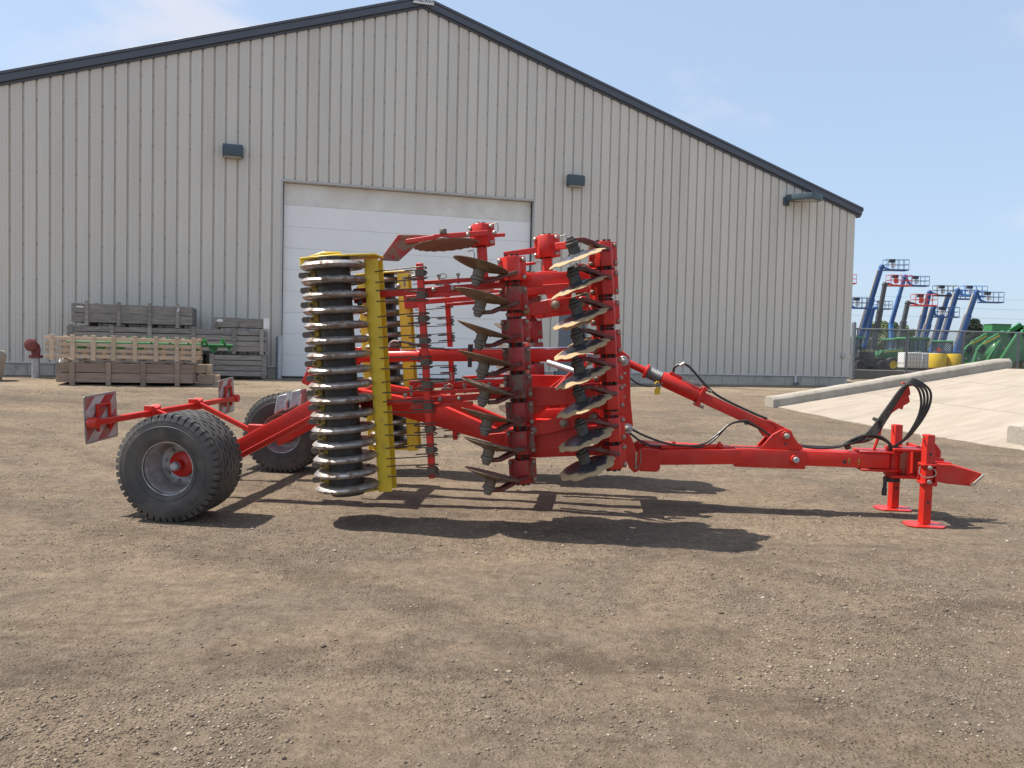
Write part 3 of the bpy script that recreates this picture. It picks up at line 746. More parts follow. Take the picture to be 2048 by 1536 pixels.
def arm_mesh(pts, w, h0, h1, mat):             # curved flat spring arm
    b = MB(); P = [V(p) for p in pts]; n = len(P); vv = []
    for i, p in enumerate(P):
        t = (P[min(i + 1, n - 1)] - P[max(i - 1, 0)]).normalized(); s_ = t.cross(V((0, 0, 1))).normalized(); u = s_.cross(t)
        f = i / (n - 1); h = h0 + (h1 - h0) * f
        ww = w * (1 - 0.35 * abs(2 * f - 1))
        vv += [p - s_ * ww / 2 - u * h / 2, p + s_ * ww / 2 - u * h / 2, p + s_ * ww / 2 + u * h / 2, p - s_ * ww / 2 + u * h / 2]
    ff = [(4 * i + k, 4 * i + (k + 1) % 4, 4 * i + 4 + (k + 1) % 4, 4 * i + 4 + k) for i in range(n - 1) for k in range(4)] + [(3, 2, 1, 0), tuple(4 * n - 4 + k for k in range(4))]
    b.add(vv, ff); return b.mesh('disc_arm', mat, bevel=0.004)
ARM_F = arm_mesh([(0.055, -0.085, 0.030), (-0.02, -0.125, 0.050), (-0.10, -0.185, 0.085), (-0.165, -0.235, 0.108), (-0.235, -0.262, 0.108)], 0.085, 0.030, 0.034, ARMD)
ARM_R = arm_mesh([(0.055, -0.085, -0.036), (-0.02, -0.125, -0.055), (-0.10, -0.185, -0.085), (-0.165, -0.235, -0.112), (-0.235, -0.262, -0.112)], 0.085, 0.030, 0.034, ARMD)

def gang(a, ts, W, front, near):
    top, bot = ts[0] + 0.115, ts[-1] - 0.12
    b = MB().box((0, 0, (top + bot) / 2), (0.085, 0.085, top - bot), e=(0, 0, R(45)))
    bm_ = part('gang_beam', b, RED, mtx=W @ T(a, GY, 0))
    for i, t_ in enumerate(ts):
        c = part('clamp', CLAMPC if (i == 0 or front) else CLAMP_, None, mtx=W @ T(a, GY, t_) @ (RZ(R(6)) if front else Matrix()))
        obj('rubber_cord', CORD, None, c)
        if near:
            for dx in (-0.103, 0.105):
                for dz in (-0.075, 0.075):
                    obj('bolt', BZ if (i == 0 and random.random() < 0.7) else BR, None, c, T(dx, -0.002, dz))
        ar = part('disc_arm', ARM_F if front else ARM_R, None, mtx=W @ T(a, GY, t_))
        jit = R(random.uniform(-2.5, 2.5)); spin = random.uniform(0, 6.28)
        if front:
            D = T(-0.215, -0.262, -0.045) @ RX(R(9) + jit) @ RY(-R(16.5) + jit)
            obj('hub', HUBMESH_F, None, ar, D); obj('disc', DF, None, ar, D @ RZ(spin))
        else:
            D = T(-0.228, -0.262, 0.030) @ RX(-R(6) + jit) @ RY(R(18.5) + jit)
            obj('hub', HUBMESH, None, ar, D @ RX(math.pi)); obj('disc', DRm, None, ar, D @ RZ(spin))

# packer roller ring
RINGMESH = MB().lathe([(0.135, -0.024), (0.222, -0.031), (0.246, -0.028), (0.262, -0.017), (0.274, -0.005), (0.277, 0.001), (0.270, 0.010), (0.248, 0.029), (0.226, 0.032), (0.135, 0.024)], (0, 0, 0), (0, 0, 1), 56, unit=True).mesh('ring', RINGM, ang=50)
SCRB = MB().prism([(-0.085, -0.026), (0.06, -0.026), (0.06, 0.026), (-0.085, 0.026), (-0.098, 0.012), (-0.098, -0.012)], (0, 0, 0), (1, 0, 0), (0, 0, 1), 0.012).mesh('scraper', STEELDK, bevel=0.002)
sc_ = MB().span((-0.02, -0.020, -0.022), (0.062, -0.006, 0.022)).span((0.040, 0.006, -0.03), (0.075, 0.09, 0.03))
SCRC = sc_.mesh('scraper_clamp', YELDK, bevel=0.003)
SCRN = MB().lathe([(0, 0), (0.013, 0), (0.013, 0.012), (0.006, 0.012), (0.005, 0.004), (0, 0.004)], (0.002, -0.02, 0), (0.002, -1.02, 0), 8, unit=True).mesh('nut', STEELDK)
def roller(W, near):
    ay = -1.22; a0 = 1.508; ts = [0.212 + 0.12665 * i for i in range(16)]
    ro = part('packer_roller', MB().lathe([(0, 0.14), (0.142, 0.14), (0.142, 2.185), (0.03, 2.185), (0.03, 2.21), (0, 2.21)], (0, 0, 0), (0, 0, 1), 40, unit=True), DRUM, mtx=W @ T(a0, ay, 0), bevel=0)
    for t_ in ts: obj('ring', RINGMESH, None, ro, T(0, 0, t_) @ RZ(random.uniform(0, 6.28)) @ RX(R(random.uniform(-.5, .5))))
    sb = part('scraper_beam', MB().span((-0.045, -0.04, 0.13), (0.045, 0.04, 2.165)), YEL, mtx=W @ T(1.305, ay + 0.13, 0), bevel=0.006)
    for i in range(15):
        t_ = (ts[i] + ts[i + 1]) / 2
        S = T(-0.008 + random.uniform(-.006, .006), -0.13, t_) @ RY(R(random.uniform(-3, 3)))
        obj('scraper', SCRB, None, sb, S)
        if near: obj('scraper_clamp', SCRC, None, sb, S); obj('nut', SCRN, None, sb, S)
    fb = MB()                                   # C-section front beam
    fb.span((-0.062, -0.085, 0.13), (-0.050, 0.085, 2.165)); fb.span((-0.0495, -0.085, 0.13), (0.062, -0.073, 2.165)); fb.span((-0.0495, 0.073, 0.13), (0.062, 0.085, 2.165))
    part('roller_beam', fb, YEL, mtx=W @ T(1.815, ay + 0.17, 0), bevel=0.003)
    pl = [(1.225, -0.03), (1.245, -0.075), (1.42, -0.115), (1.62, -0.115), (1.885, -0.03), (1.885, 0.27), (1.24, 0.20)]
    for z0 in (2.19, 0.150):
        part('end_plate', MB().prism(pl if z0 > 1 else [(1.32, 0.06), (1.45, -0.06), (1.57, -0.06), (1.752, 0.09), (1.752, 0.25), (1.32, 0.2)], (0, ay, z0), (1, 0, 0), (0, 1, 0), 0.014), YEL, mtx=W, bevel=0.003)
    part('end_lug', MB().prism([(1.235, 2.10), (1.235, 2.185), (1.44, 2.235), (1.60, 2.225), (1.60, 2.198), (1.30, 2.198)], (0, ay - 0.05, 0), (1, 0, 0), (0, 0, 1), 0.012), YEL, mtx=W)
    if near:
        for t_ in (1.83, 0.78):
            part('clip', MB().tube((1.70, ay - 0.05, t_ + 0.045), (1.74, ay - 0.05, t_ + 0.045), 0.020).tube((1.72, ay - 0.06, t_ - 0.045), (1.76, ay - 0.06, t_ - 0.045), 0.022), BLACK, mtx=W)
# spring tines
def tine_mb():
    b = MB(); r = 0.0055
    for sg in (1, -1):
        z = 0.050 * sg
        b.path([(-0.395, -0.01, z * 0.9), (-0.22, -0.02, z), (-0.05, -0.032, z * 1.02), (0.028, -0.036, z), (0.052, -0.02, z * .95), (0.058, 0.0, z * .85), (0.045, 0.028, z * .8), (0.0, 0.036, z * .75), (-0.09, 0.034, z * .7), (-0.128, 0.016, z * .66), (-0.132, -0.008, z * .62), (-0.10, -0.03, z * .58), (0.0, -0.036, z * .5), (0.05, -0.02, z * .3), (0.06, 0.0, 0)], r, 6, smooth=3)
    b.span((-0.034, -0.046, -0.030), (0.040, -0.030, 0.030)); b.span((0.028, -0.030, -0.022), (0.044, 0.034, 0.022))
    return b
TINE = tine_mb().mesh('spring_tine', SPRING)
def tines(W, a, ts, ay=-1.15):
    tb = part('tine_bar', MB().span((-0.028, -0.028, ts[-1] - 0.075), (0.028, 0.028, ts[0] + 0.085)), RED, mtx=W @ T(a, ay, 0), bevel=0.005)
    for t_ in ts: obj('spring_tine', TINE, None, tb, T(0, 0, t_) @ RY(R(random.uniform(-2.5, 2.5))) @ RX(R(random.uniform(-3, 3))))

NW = LEAN
FW = T(-0.02, 0, 0.02) @ LEAN @ Matrix.Diagonal((1, -1, 1, 1))
for W, near in ((NW, True), (FW, False)):
    gang(FA, FT, W, True, near)
    gang(RA_, RT, W, False, near)
roller(NW, True); roller(T(-0.235, 0, 0.02) @ FW, False)
TT = [2.013, 1.828, 1.625, 1.436, 1.250, 1.057, 0.873, 0.675, 0.489, 0.316]
tines(NW, 2.247, TT); tines(T(-0.19, 0, 0) @ FW, 2.24, TT)

# wing frames
for W, near in ((NW, True), (FW, False)):
    y = -0.80
    part('wing_crossbeam', MB().span((2.98, y - 0.06, 1.858), (3.86, y + 0.06, 1.975)), RED, mtx=W, bevel=0.01, seg=2)
    part('wing_crossbeam', MB().span((2.98, y - 0.08, 0.345), (3.86, y + 0.06, 0.60)), RED, mtx=W, bevel=0.01, seg=2)
    part('wing_plate', MB().prism([(3.00, 0.80), (3.86, 0.80), (3.86, 0.965), (3.62, 0.985), (3.5, 0.95), (3.00, 0.985)], (0, y - 0.02, 0), (1, 0, 0), (0, 0, 1), 0.05), RED, mtx=W)
    for a in (3.02, 3.806):
        for t_ in (0.47, 1.915): part('beam_saddle', MB().span((a - 0.10, -0.90, t_ - 0.07), (a + 0.10, -0.865, t_ + 0.07)), RED, mtx=W)
    # parallel links with their pins
    for (p0, p1, p2) in (((3.116, 1.653), (3.379, 1.684), (3.62, 1.69)), ((3.126, 0.597), (3.398, 0.650), (3.66, 0.69))):
        yy = y - 0.12
        lk = part('link_arm', MB().bar((p0[0], yy, p0[1]), (p1[0], yy, p1[1]), 0.035, 0.105, h1=0.125).bar((p1[0] - 0.02, yy - 0.001, p1[1]), (p2[0], yy - 0.001, p2[1]), 0.033, 0.125, h1=0.10), RED, mtx=W)
        for p in (p0, p1, p2):
            obj('pin_boss', MB().tube((p[0], yy - 0.035, p[1]), (p[0], yy + 0.05, p[1]), 0.055, n=24), RED, lk, bevel=0.004)
            obj('pin', BBIGR, None, lk, T(p[0], yy - 0.036, p[1]))
    part('link_bracket', MB().prism([(3.27, 1.87), (3.50, 1.87), (3.44, 1.66), (3.40, 1.63), (3.34, 1.64)], (0, y - 0.085, 0), (1, 0, 0), (0, 0, 1), 0.03), RED, mtx=W)
    part('link_bracket', MB().prism([(3.30, 0.60), (3.52, 0.60), (3.46, 0.70), (3.40, 0.72), (3.34, 0.70)], (0, y - 0.085, 0), (1, 0, 0), (0, 0, 1), 0.03), RED, mtx=W)
    part('strut', MB().bar((3.08, y, 0.72), (3.40, y + 0.02, 0.94), 0.05, 0.06), RED, mtx=W)
    # bars from wing frame to tine bar and roller
    for z0 in (1.885, 0.925):
        yy = -0.98; up = z0 > 1.5
        lb = part('roller_link', MB().bar((1.80, yy, z0 - 0.02), (2.98, yy, z0), 0.05, 0.055).bar((2.20, yy - 0.05, z0 + 0.055), (2.98, yy - 0.05, z0 + 0.055), 0.02, 0.035).bar((2.06, yy - 0.05, z0 - 0.065), (2.62, yy - 0.05, z0 - 0.055), 0.02, 0.035), RED, mtx=W)
        for a in (2.02, 2.33, 2.50, 2.72, 2.86):
            obj('bolt', BZ, None, lb, T(a, yy - 0.05, z0 - 0.01 + 0.05 * ((a * 37) % 1 > .5)))
            obj('pin', MB().tube((a + 0.05, yy - 0.03, z0 + 0.03), (a + 0.05, yy - 0.03, z0 + 0.115), 0.010, n=8).tube((a + 0.05, yy - 0.03, z0 + 0.10), (a + 0.05, yy - 0.03, z0 + 0.12), 0.018, n=8), BOLT, lb, bevel=0)
        if near:
            for a in (2.17, 2.42): obj('pin_ring', MB().path([(a + 0.035 * math.cos(k * .7), yy - 0.06, z0 + 0.10 + 0.022 * math.sin(k * .7)) for k in range(10)], 0.004, 6), BOLT, lb, bevel=0)
    part('roller_hanger', MB().span((1.60, -1.0, 1.80), (1.80, -0.90, 1.93)), RED, mtx=W)
    part('roller_hanger', MB().span((1.60, -1.0, 0.84), (1.80, -0.90, 0.98)), RED, mtx=W)
# outrigger posts with edge discs on the near wing
W = NW
for a, tb, tt in ((2.715, 1.90, 2.44), (3.305, 1.96, 2.30)):
    po = part('outrigger_post', MB().box((a, -0.62, (tb + tt) / 2), (0.082, 0.082, tt - tb), e=(0, 0, R(20))), RED, mtx=W, bevel=0.006)
    c = part('outrigger_clamp', clamp_mb(0.20), RED, mtx=W @ T(a, -0.62, tt - 0.07) @ RZ(R(-18)), bevel=0.008)
    obj('rubber_cord', CORD, None, c, Matrix.Diagonal((1, 1, 0.9, 1)))
    for dx in (-0.103, 0.105):
        for dz in (-0.072, 0.072): obj('bolt', BZ, None, c, T(dx, -0.002, dz))
part('post_base', MB().span((2.64, -0.85, 1.86), (2.80, -0.58, 1.93)).span((3.22, -0.78, 1.978), (3.40, -0.57, 1.995)), RED, mtx=W)
# rear edge disc with deflector
ed = part('edge_disc_arm', MB().bar((2.80, -0.76, 2.37), (2.30, -0.80, 2.36), 0.03, 0.045).bar((2.84, -0.74, 2.345), (2.95, -0.74, 2.345), 0.025, 0.03).bar((2.32, -0.80, 2.355), (2.06, -0.80, 2.335), 0.05, 0.04), RED, mtx=W)
obj('disc', disc_mesh(0.30, 22, 0.03, 1, 0.05).mesh('disc', DISCR), None, ed, T(2.42, -0.80, 2.285) @ RX(-R(3)) @ RY(-R(2.5)))
obj('hub', MB().tube((2.40, -0.80, 2.31), (2.40, -0.80, 2.345), 0.055).tube((2.40, -0.80, 2.38), (2.40, -0.80, 2.425), 0.036, n=6), HUBM, ed, bevel=0.003)
for a in (2.62, 2.86): obj('bolt', BZ, None, ed, T(a, -0.78, 2.365))
part('deflector_plate', MB().prism([(1.80, 2.185), (1.985, 2.40), (2.21, 2.385), (2.17, 2.315), (1.975, 2.165)], (0, -0.80, 0), (1, 0, 0), (0, 0, 1), 0.010).prism([(1.99, 2.37), (2.30, 2.34), (2.30, 2.375), (1.99, 2.402)], (0, -0.803, 0), (1, 0, 0), (0, 0, 1), 0.018), REDMUD, mtx=W, bevel=0.003)
# front edge arm
part('edge_arm', MB().bar((3.22, -0.70, 2.195), (2.93, -0.76, 2.165), 0.03, 0.05).bar((3.20, -0.66, 2.085), (2.86, -0.60, 2.07), 0.09, 0.018), RED, mtx=W)
part('edge_arm', MB().bar((3.40, -0.70, 2.215), (3.50, -0.76, 2.215), 0.05, 0.06), RED, mtx=W)
for a, t_ in ((2.83, 2.45), (3.44, 2.30), (2.60, 2.22), (3.20, 2.08)):
    part('spring_clip', MB().path([(a, -0.72, t_), (a + 0.05, -0.72, t_ + 0.012), (a + 0.06, -0.72, t_ - 0.03), (a + 0.055, -0.72, t_ - 0.07)], 0.005, 6), BOLT, mtx=W, bevel=0)

# ---- centre frame
UZ0, UZ1 = 1.385, 1.505
part('spine_tube', MB().bar((1.85, 0, 1.435), (3.80, 0, 1.475), 0.12, 0.118), RED, bevel=0.012, seg=2)
fc = part('fold_cylinder', MB().lathe([(0, 0), (0.066, 0), (0.066, 0.03), (0.062, 0.03), (0.062, 0.95), (0.070, 0.96), (0.070, 1), (0, 1)], (1.12, 0, 1.405), (1.845, 0, 1.432), 28), RED)
obj('port', MB().span((1.50, -0.04, 1.468), (1.62, 0.04, 1.51)), RED, fc, bevel=0.004)
obj('fitting', MB().path([(1.52, -0.01, 1.51), (1.53, -0.01, 1.555), (1.57, -0.01, 1.575), (1.62, -0.02, 1.57)], 0.010, 8, smooth=3), BOLT, fc, bevel=0)
part('hydraulic_pipe', MB().path([(1.62, -0.02, 1.57), (1.75, -0.03, 1.555), (1.95, -0.04, 1.512), (2.15, -0.045, 1.508)], 0.012, 8, smooth=4), HOSE, bevel=0)
part('hydraulic_pipe', MB().path([(2.10, -0.05, 1.512), (3.46, -0.05, 1.542), (3.52, -0.05, 1.57)], 0.011, 8).path([(2.10, -0.02, 1.513), (3.50, -0.02, 1.543)], 0.011, 8), CHROME, bevel=0)
part('pipe_clamp', MB().span((2.34, -0.07, 1.44), (2.38, 0.0, 1.56)).span((2.34, -0.09, 1.33), (2.38, -0.06, 1.56)), MACH)
part('fold_bracket', MB().prism([(1.06, 1.25), (1.18, 1.24), (1.20, 1.50), (1.10, 1.50)], (0, 0.10, 0), (1, 0, 0), (0, 0, 1), 0.025).prism([(1.06, 1.25), (1.18, 1.24), (1.20, 1.50), (1.10, 1.50)], (0, -0.10, 0), (1, 0, 0), (0, 0, 1), 0.025), RED)
for y in (-0.42, 0.42):
    part('frame_rail', MB().bar((1.28, y, 1.045), (2.10, y, 0.890), 0.12, 0.145, h1=0.215).bar((2.09, y, 0.891), (2.76, y, 0.672), 0.119, 0.214, h1=0.125), RED, bevel=0.012, seg=2)
    part('frame_rail_end', MB().prism([(2.62, 0.72), (2.78, 0.74), (2.72, 0.57), (2.66, 0.58)], (0, y - 0.065 * (1 if y < 0 else -1), 0), (1, 0, 0), (0, 0, 1), 0.014), RED)
    part('side_rail', MB().span((2.70, y - 0.06, 0.60), (3.85, y + 0.06, 0.78)), RED, bevel=0.012, seg=2)
    part('axle_arm', MB().bar((0.10, y - 0.10 * (1 if y < 0 else -1), 0.455), (1.02, y - 0.10 * (1 if y < 0 else -1), 0.955), 0.12, 0.175, h1=0.19), RED, bevel=0.012, seg=2)
    part('arm_rib', MB().bar((0.16, y - 0.165 * (1 if y < 0 else -1), 0.425), (1.0, y - 0.165 * (1 if y < 0 else -1), 0.885), 0.012, 0.03), RED)
    part('arm_knee', MB().prism([(0.92, 0.82), (1.36, 0.97), (1.36, 1.11), (1.0, 1.06), (0.86, 0.98)], (0, y - 0.05 * (1 if y < 0 else -1), 0), (1, 0, 0), (0, 0, 1), 0.20), RED, bevel=0.01)
part('frame_cross_tube', MB().span((2.70, -0.36, 0.62), (2.82, 0.36, 0.76)).span((1.22, -0.36, 0.98), (1.34, 0.36, 1.10)), RED, bevel=0.01)
for y in (-0.30, 0.30):
    part('upright', MB().span((3.70, y - 0.04, 0.62), (3.80, y + 0.04, 1.52)), RED, bevel=0.01)
    part('rear_upright', MB().bar((2.9, y, 0.75), (3.5, y, 1.40), 0.06, 0.08), RED, bevel=0.008)
part('fold_ram', MB().tube((3.10, -0.25, 1.02), (3.52, -0.55, 1.16), 0.030).tube((3.50, -0.54, 1.155), (3.72, -0.70, 1.23), 0.018), GALV, bevel=0)
part('fold_ram', MB().tube((3.15, -0.20, 1.40), (3.42, -0.40, 1.33), 0.028).tube((3.40, -0.39, 1.335), (3.62, -0.55, 1.28), 0.018), GALV, bevel=0)
part('valve_block', MB().span((3.52, -0.45, 1.42), (3.64, -0.38, 1.50)).span((3.60, -0.50, 1.10), (3.68, -0.44, 1.17)), GALV)
part('rear_bracket', MB().prism([(0.68, 1.14), (0.745, 1.295), (0.90, 1.295), (0.93, 1.05), (0.80, 1.085)], (0, -0.22, 0), (1, 0, 0), (0, 0, 1), 0.03).span((0.74, -0.23, 1.285), (1.10, 0.23, 1.31)), RED)
part('rear_bracket', MB().prism([(0.68, 1.14), (0.745, 1.295), (0.90, 1.295), (0.93, 1.05), (0.80, 1.085)], (0, 0.22, 0), (1, 0, 0), (0, 0, 1), 0.03), RED)
part('rear_riser', MB().bar((0.98, -0.15, 0.98), (0.88, -0.15, 1.28), 0.06, 0.08).bar((0.98, 0.15, 0.98), (0.88, 0.15, 1.28), 0.06, 0.08).bar((0.92, -0.15, 1.27), (1.14, -0.05, 1.40), 0.05, 0.07), RED)
# wheel chocks clipped to the arm
for x in (0.50, 0.645):
    part('wheel_chock', MB().prism([(0, 0), (0.03, 0.175), (0.125, 0.20), (0.135, 0.075)], (x, -0.40, 0.845 + (x - 0.5) * 0.33), (1, 0, 0), (0, 0, 1), 0.15).prism([(0.10, 0.03), (0.135, 0.05), (0.135, 0.15), (0.11, 0.13)], (x, -0.40, 0.845 + (x - 0.5) * 0.33), (1, 0, 0), (0, 0, 1), 0.17), GALV, bevel=0.005)

# ---- axle, wheels
part('axle', MB().span((-0.06, -1.06, 0.41), (0.06, 0.90, 0.53)), RED, bevel=0.01)
TRr, TWd = 0.4675, 0.50
def tyre_mesh():
    b = MB(); h = TWd / 2
    pr = [(0.222, -0.19), (0.232, -0.215), (0.262, -0.238), (0.33, -0.252), (0.385, -0.250), (0.425, -0.238), (0.444, -0.215), (0.452, -0.18), (0.455, 0), (0.452, 0.18), (0.444, 0.215), (0.425, 0.238), (0.385, 0.250), (0.33, 0.252), (0.262, 0.238), (0.232, 0.215), (0.222, 0.19)]
    b.lathe(pr, (0, 0, 0), (0, 1, 0), 72, unit=True)
    for sy in (-1, 1):
        b.lathe([(0.268, 0.2405 * sy), (0.272, 0.2455 * sy), (0.278, 0.2435 * sy)], (0, 0, 0), (0, 1, 0), 60, unit=True)
        b.lathe([(0.362, 0.251 * sy), (0.366, 0.255 * sy), (0.370, 0.2505 * sy)], (0, 0, 0), (0, 1, 0), 60, unit=True)
    n = 112
    def band(yc, w, ph):                       # zigzag rib
        vv = []
        for k in range(n):
            a = 2 * math.pi * k / n; z = 0.007 * (1 if (k + ph) % 4 < 2 else -1)
            for r, y in ((0.448, yc - w / 2 + z), (0.4675, yc - w / 2 + 0.004 + z), (0.4675, yc + w / 2 - 0.004 + z), (0.448, yc + w / 2 + z)):
                vv.append((r * math.cos(a), y, r * math.sin(a)))
        b.add(vv, [(4 * k + i, 4 * k + i + 1, 4 * ((k + 1) % n) + i + 1, 4 * ((k + 1) % n) + i) for k in range(n) for i in range(3)])
    for j in range(6): band(-0.1425 + 0.057 * j, 0.046, j % 2)
    ns = 46
    for sy in (-1, 1):
        for k in range(ns):
            a = 2 * math.pi * (k + 0.5 * (sy > 0)) / ns
            m = RY(-a)
            w = 0.021
            vv = [(0.410, sy * 0.2455, -w), (0.410, sy * 0.2455, w), (0.463, sy * 0.226, w), (0.463, sy * 0.226, -w), (0.4675, sy * 0.180, -w), (0.4675, sy * 0.180, w), (0.44, sy * 0.18, -w), (0.44, sy * 0.18, w), (0.40, sy * 0.22, -w), (0.40, sy * 0.22, w)]
            b.add(vv, [(0, 1, 2, 3), (3, 2, 5, 4), (4, 5, 7, 6), (0, 3, 4, 6, 8), (1, 9, 7, 5, 2), (0, 8, 9, 1)], m)
    return b.mesh('tyre', TYRE, ang=32)
TY = tyre_mesh()
rimb = MB().lathe([(0.224, -0.212), (0.238, -0.218), (0.240, -0.206), (0.226, -0.196), (0.216, -0.18), (0.212, -0.10), (0.196, -0.06), (0.188, 0.0), (0.186, 0.02), (0.110, 0.03), (0.110, 0.045), (0.19, 0.04), (0.205, 0.10), (0.216, 0.18), (0.226, 0.196), (0.240, 0.206), (0.238, 0.218), (0.224, 0.212)], (0, 0, 0), (0, 1, 0), 56, unit=True)
for k in range(8):
    a = 2 * math.pi * k / 8 + 0.2
    rimb.tube((0.145 * math.cos(a), 0.024, 0.145 * math.sin(a)), (0.145 * math.cos(a), -0.004, 0.145 * math.sin(a)), 0.014, n=6)
RM = rimb.mesh('rim', RIMM)
HB = MB().lathe([(0, 0.05), (0.112, 0.05), (0.112, 0.012), (0.098, 0.004), (0.060, -0.002), (0.046, -0.010), (0.046, -0.075), (0, -0.075)], (0, 0, 0), (0, 1, 0), 32, unit=True).mesh('hub', RED)
HC = MB().lathe([(0, -0.125), (0.028, -0.125), (0.038, -0.115), (0.040, -0.070), (0, -0.070)], (0, 0, 0), (0, 1, 0), 24, unit=True).mesh('hub_cap', GALV)
for sy in (-1, 1):
    wm = T(-0.01, -1.28 if sy < 0 else 1.12, 0.462) @ (RZ(math.pi) if sy > 0 else Matrix())
    w = bpy.data.objects.new('wheel', HB); col.objects.link(w); w.parent = har; w.matrix_basis = wm @ RY(0.4)
    obj('tyre', TY, None, w); obj('rim', RM, None, w); obj('hub_cap', HC, None, w)
    if sy > 0: obj('inner_hub', MB().lathe([(0, 0.052), (0.135, 0.052), (0.135, 0.085), (0.08, 0.10), (0.06, 0.22), (0, 0.22)], (0, 0, 0), (0, 1, 0), 32, unit=True), RED, w)

# ---- rear warning boards on their bar
def board_mat():
    m = bpy.data.materials.new('striped_board'); m.use_nodes = True
    N = m.node_tree.nodes; L = m.node_tree.links; b = N['Principled BSDF']; b.inputs['Roughness'].default_value = 0.5
    tc = N.new('ShaderNodeTexCoord'); sp = N.new('ShaderNodeSeparateXYZ'); L.new(tc.outputs['Object'], sp.inputs[0])
    s_ = N.new('ShaderNodeMath'); s_.operation = 'SUBTRACT'; L.new(sp.outputs['Y'], s_.inputs[0]); L.new(sp.outputs['Z'], s_.inputs[1])
    k = N.new('ShaderNodeMath'); k.operation = 'MULTIPLY'; k.inputs[1].default_value = 3.7; L.new(s_.outputs[0], k.inputs[0])
    fr_ = N.new('ShaderNodeMath'); fr_.operation = 'FRACT'; L.new(k.outputs[0], fr_.inputs[0])
    g = N.new('ShaderNodeMath'); g.operation = 'GREATER_THAN'; g.inputs[1].default_value = 0.5; L.new(fr_.outputs[0], g.inputs[0])
    mx = N.new('ShaderNodeMixRGB'); mx.inputs['Color1'].default_value = (0.50, 0.47, 0.45, 1); mx.inputs['Color2'].default_value = (0.38, 0.022, 0.025, 1); L.new(g.outputs[0], mx.inputs['Fac'])
    def ab(o): x = N.new('ShaderNodeMath'); x.operation = 'ABSOLUTE'; L.new(sp.outputs[o], x.inputs[0]); return x.outputs[0]
    mm = N.new('ShaderNodeMath'); mm.operation = 'MAXIMUM'; L.new(ab('Y'), mm.inputs[0]); L.new(ab('Z'), mm.inputs[1])
    e = N.new('ShaderNodeMath'); e.operation = 'GREATER_THAN'; e.inputs[1].default_value = 0.197; L.new(mm.outputs[0], e.inputs[0])
    m2 = N.new('ShaderNodeMixRGB'); m2.inputs['Color2'].default_value = (0.30, 0.28, 0.27, 1); L.new(mx.outputs['Color'], m2.inputs['Color1']); L.new(e.outputs[0], m2.inputs['Fac'])
    n = N.new('ShaderNodeTexNoise'); n.inputs['Scale'].default_value = 9; n.inputs['Detail'].default_value = 8; L.new(tc.outputs['Object'], n.inputs['Vector'])
    r = N.new('ShaderNodeMapRange'); r.inputs['From Min'].default_value = 0.40; r.inputs['From Max'].default_value = 0.70; r.inputs['To Max'].default_value = 0.75; L.new(n.outputs['Fac'], r.inputs['Value'])
    m3 = N.new('ShaderNodeMixRGB'); m3.inputs['Color2'].default_value = (0.27, 0.225, 0.18, 1); L.new(m2.outputs['Color'], m3.inputs['Color1']); L.new(r.outputs['Result'], m3.inputs['Fac'])
    L.new(m3.outputs['Color'], b.inputs['Base Color']); return m
BOARDM = board_mat()
BX = -0.79
part('board_bar', MB().span((BX - 0.028, -1.33, 0.785), (BX + 0.028, 1.36, 0.84)), RED, bevel=0.006)
for y, c in ((-1.33, 0), (1.36, 0)): part('bar_cap', MB().tube((BX - 0.045, y, 0.812), (BX + 0.045, y, 0.812), 0.048), RED)
part('board_stay', MB().bar((BX + 0.02, -0.42, 0.835), (-0.10, -0.42, 0.57), 0.045, 0.05), RED)
part('board_stay', MB().bar((BX + 0.02, 0.42, 0.835), (-0.12, 0.42, 0.535), 0.045, 0.05), RED)
for y in (-0.42, 0.42):
    part('stay_clamp', MB().prism([(-0.06, -0.05), (0.06, -0.05), (0.075, 0.075), (0.03, 0.05), (-0.02, 0.05), (-0.075, 0.075)], (BX, y, 0.815), (0, 1, 0), (0, 0, 1), 0.10), RED)
    part('stay_foot', MB().span((-0.17, y - 0.035, 0.43), (0.0, y + 0.035, 0.62)), RED)
for sgn, yc in ((-1, -1.155), (1, 1.235)):
    b_ = part('warning_board', MB().prism([(-0.215, -0.20), (-0.20, -0.215), (0.20, -0.215), (0.215, -0.20), (0.215, 0.20), (0.20, 0.215), (-0.20, 0.215), (-0.215, 0.20)], (0, 0, 0), (0, 1, 0), (0, 0, 1), 0.008), BOARDM, mtx=T(BX - 0.05, yc, 0.845) @ RZ(R(3 * sgn)) @ RX(R(3)), bevel=0.001)
    fr2 = MB()
    for dy in (-0.07, 0.09): fr2.bar((0.022, dy, -0.12), (0.022, dy, 0.13), 0.022, 0.022, up=(1, 0, 0))
    fr2.bar((0.024, -0.07, 0.118), (0.024, 0.09, 0.118), 0.018, 0.02)
    obj('board_bracket', fr2, RED, b_, bevel=0.003)

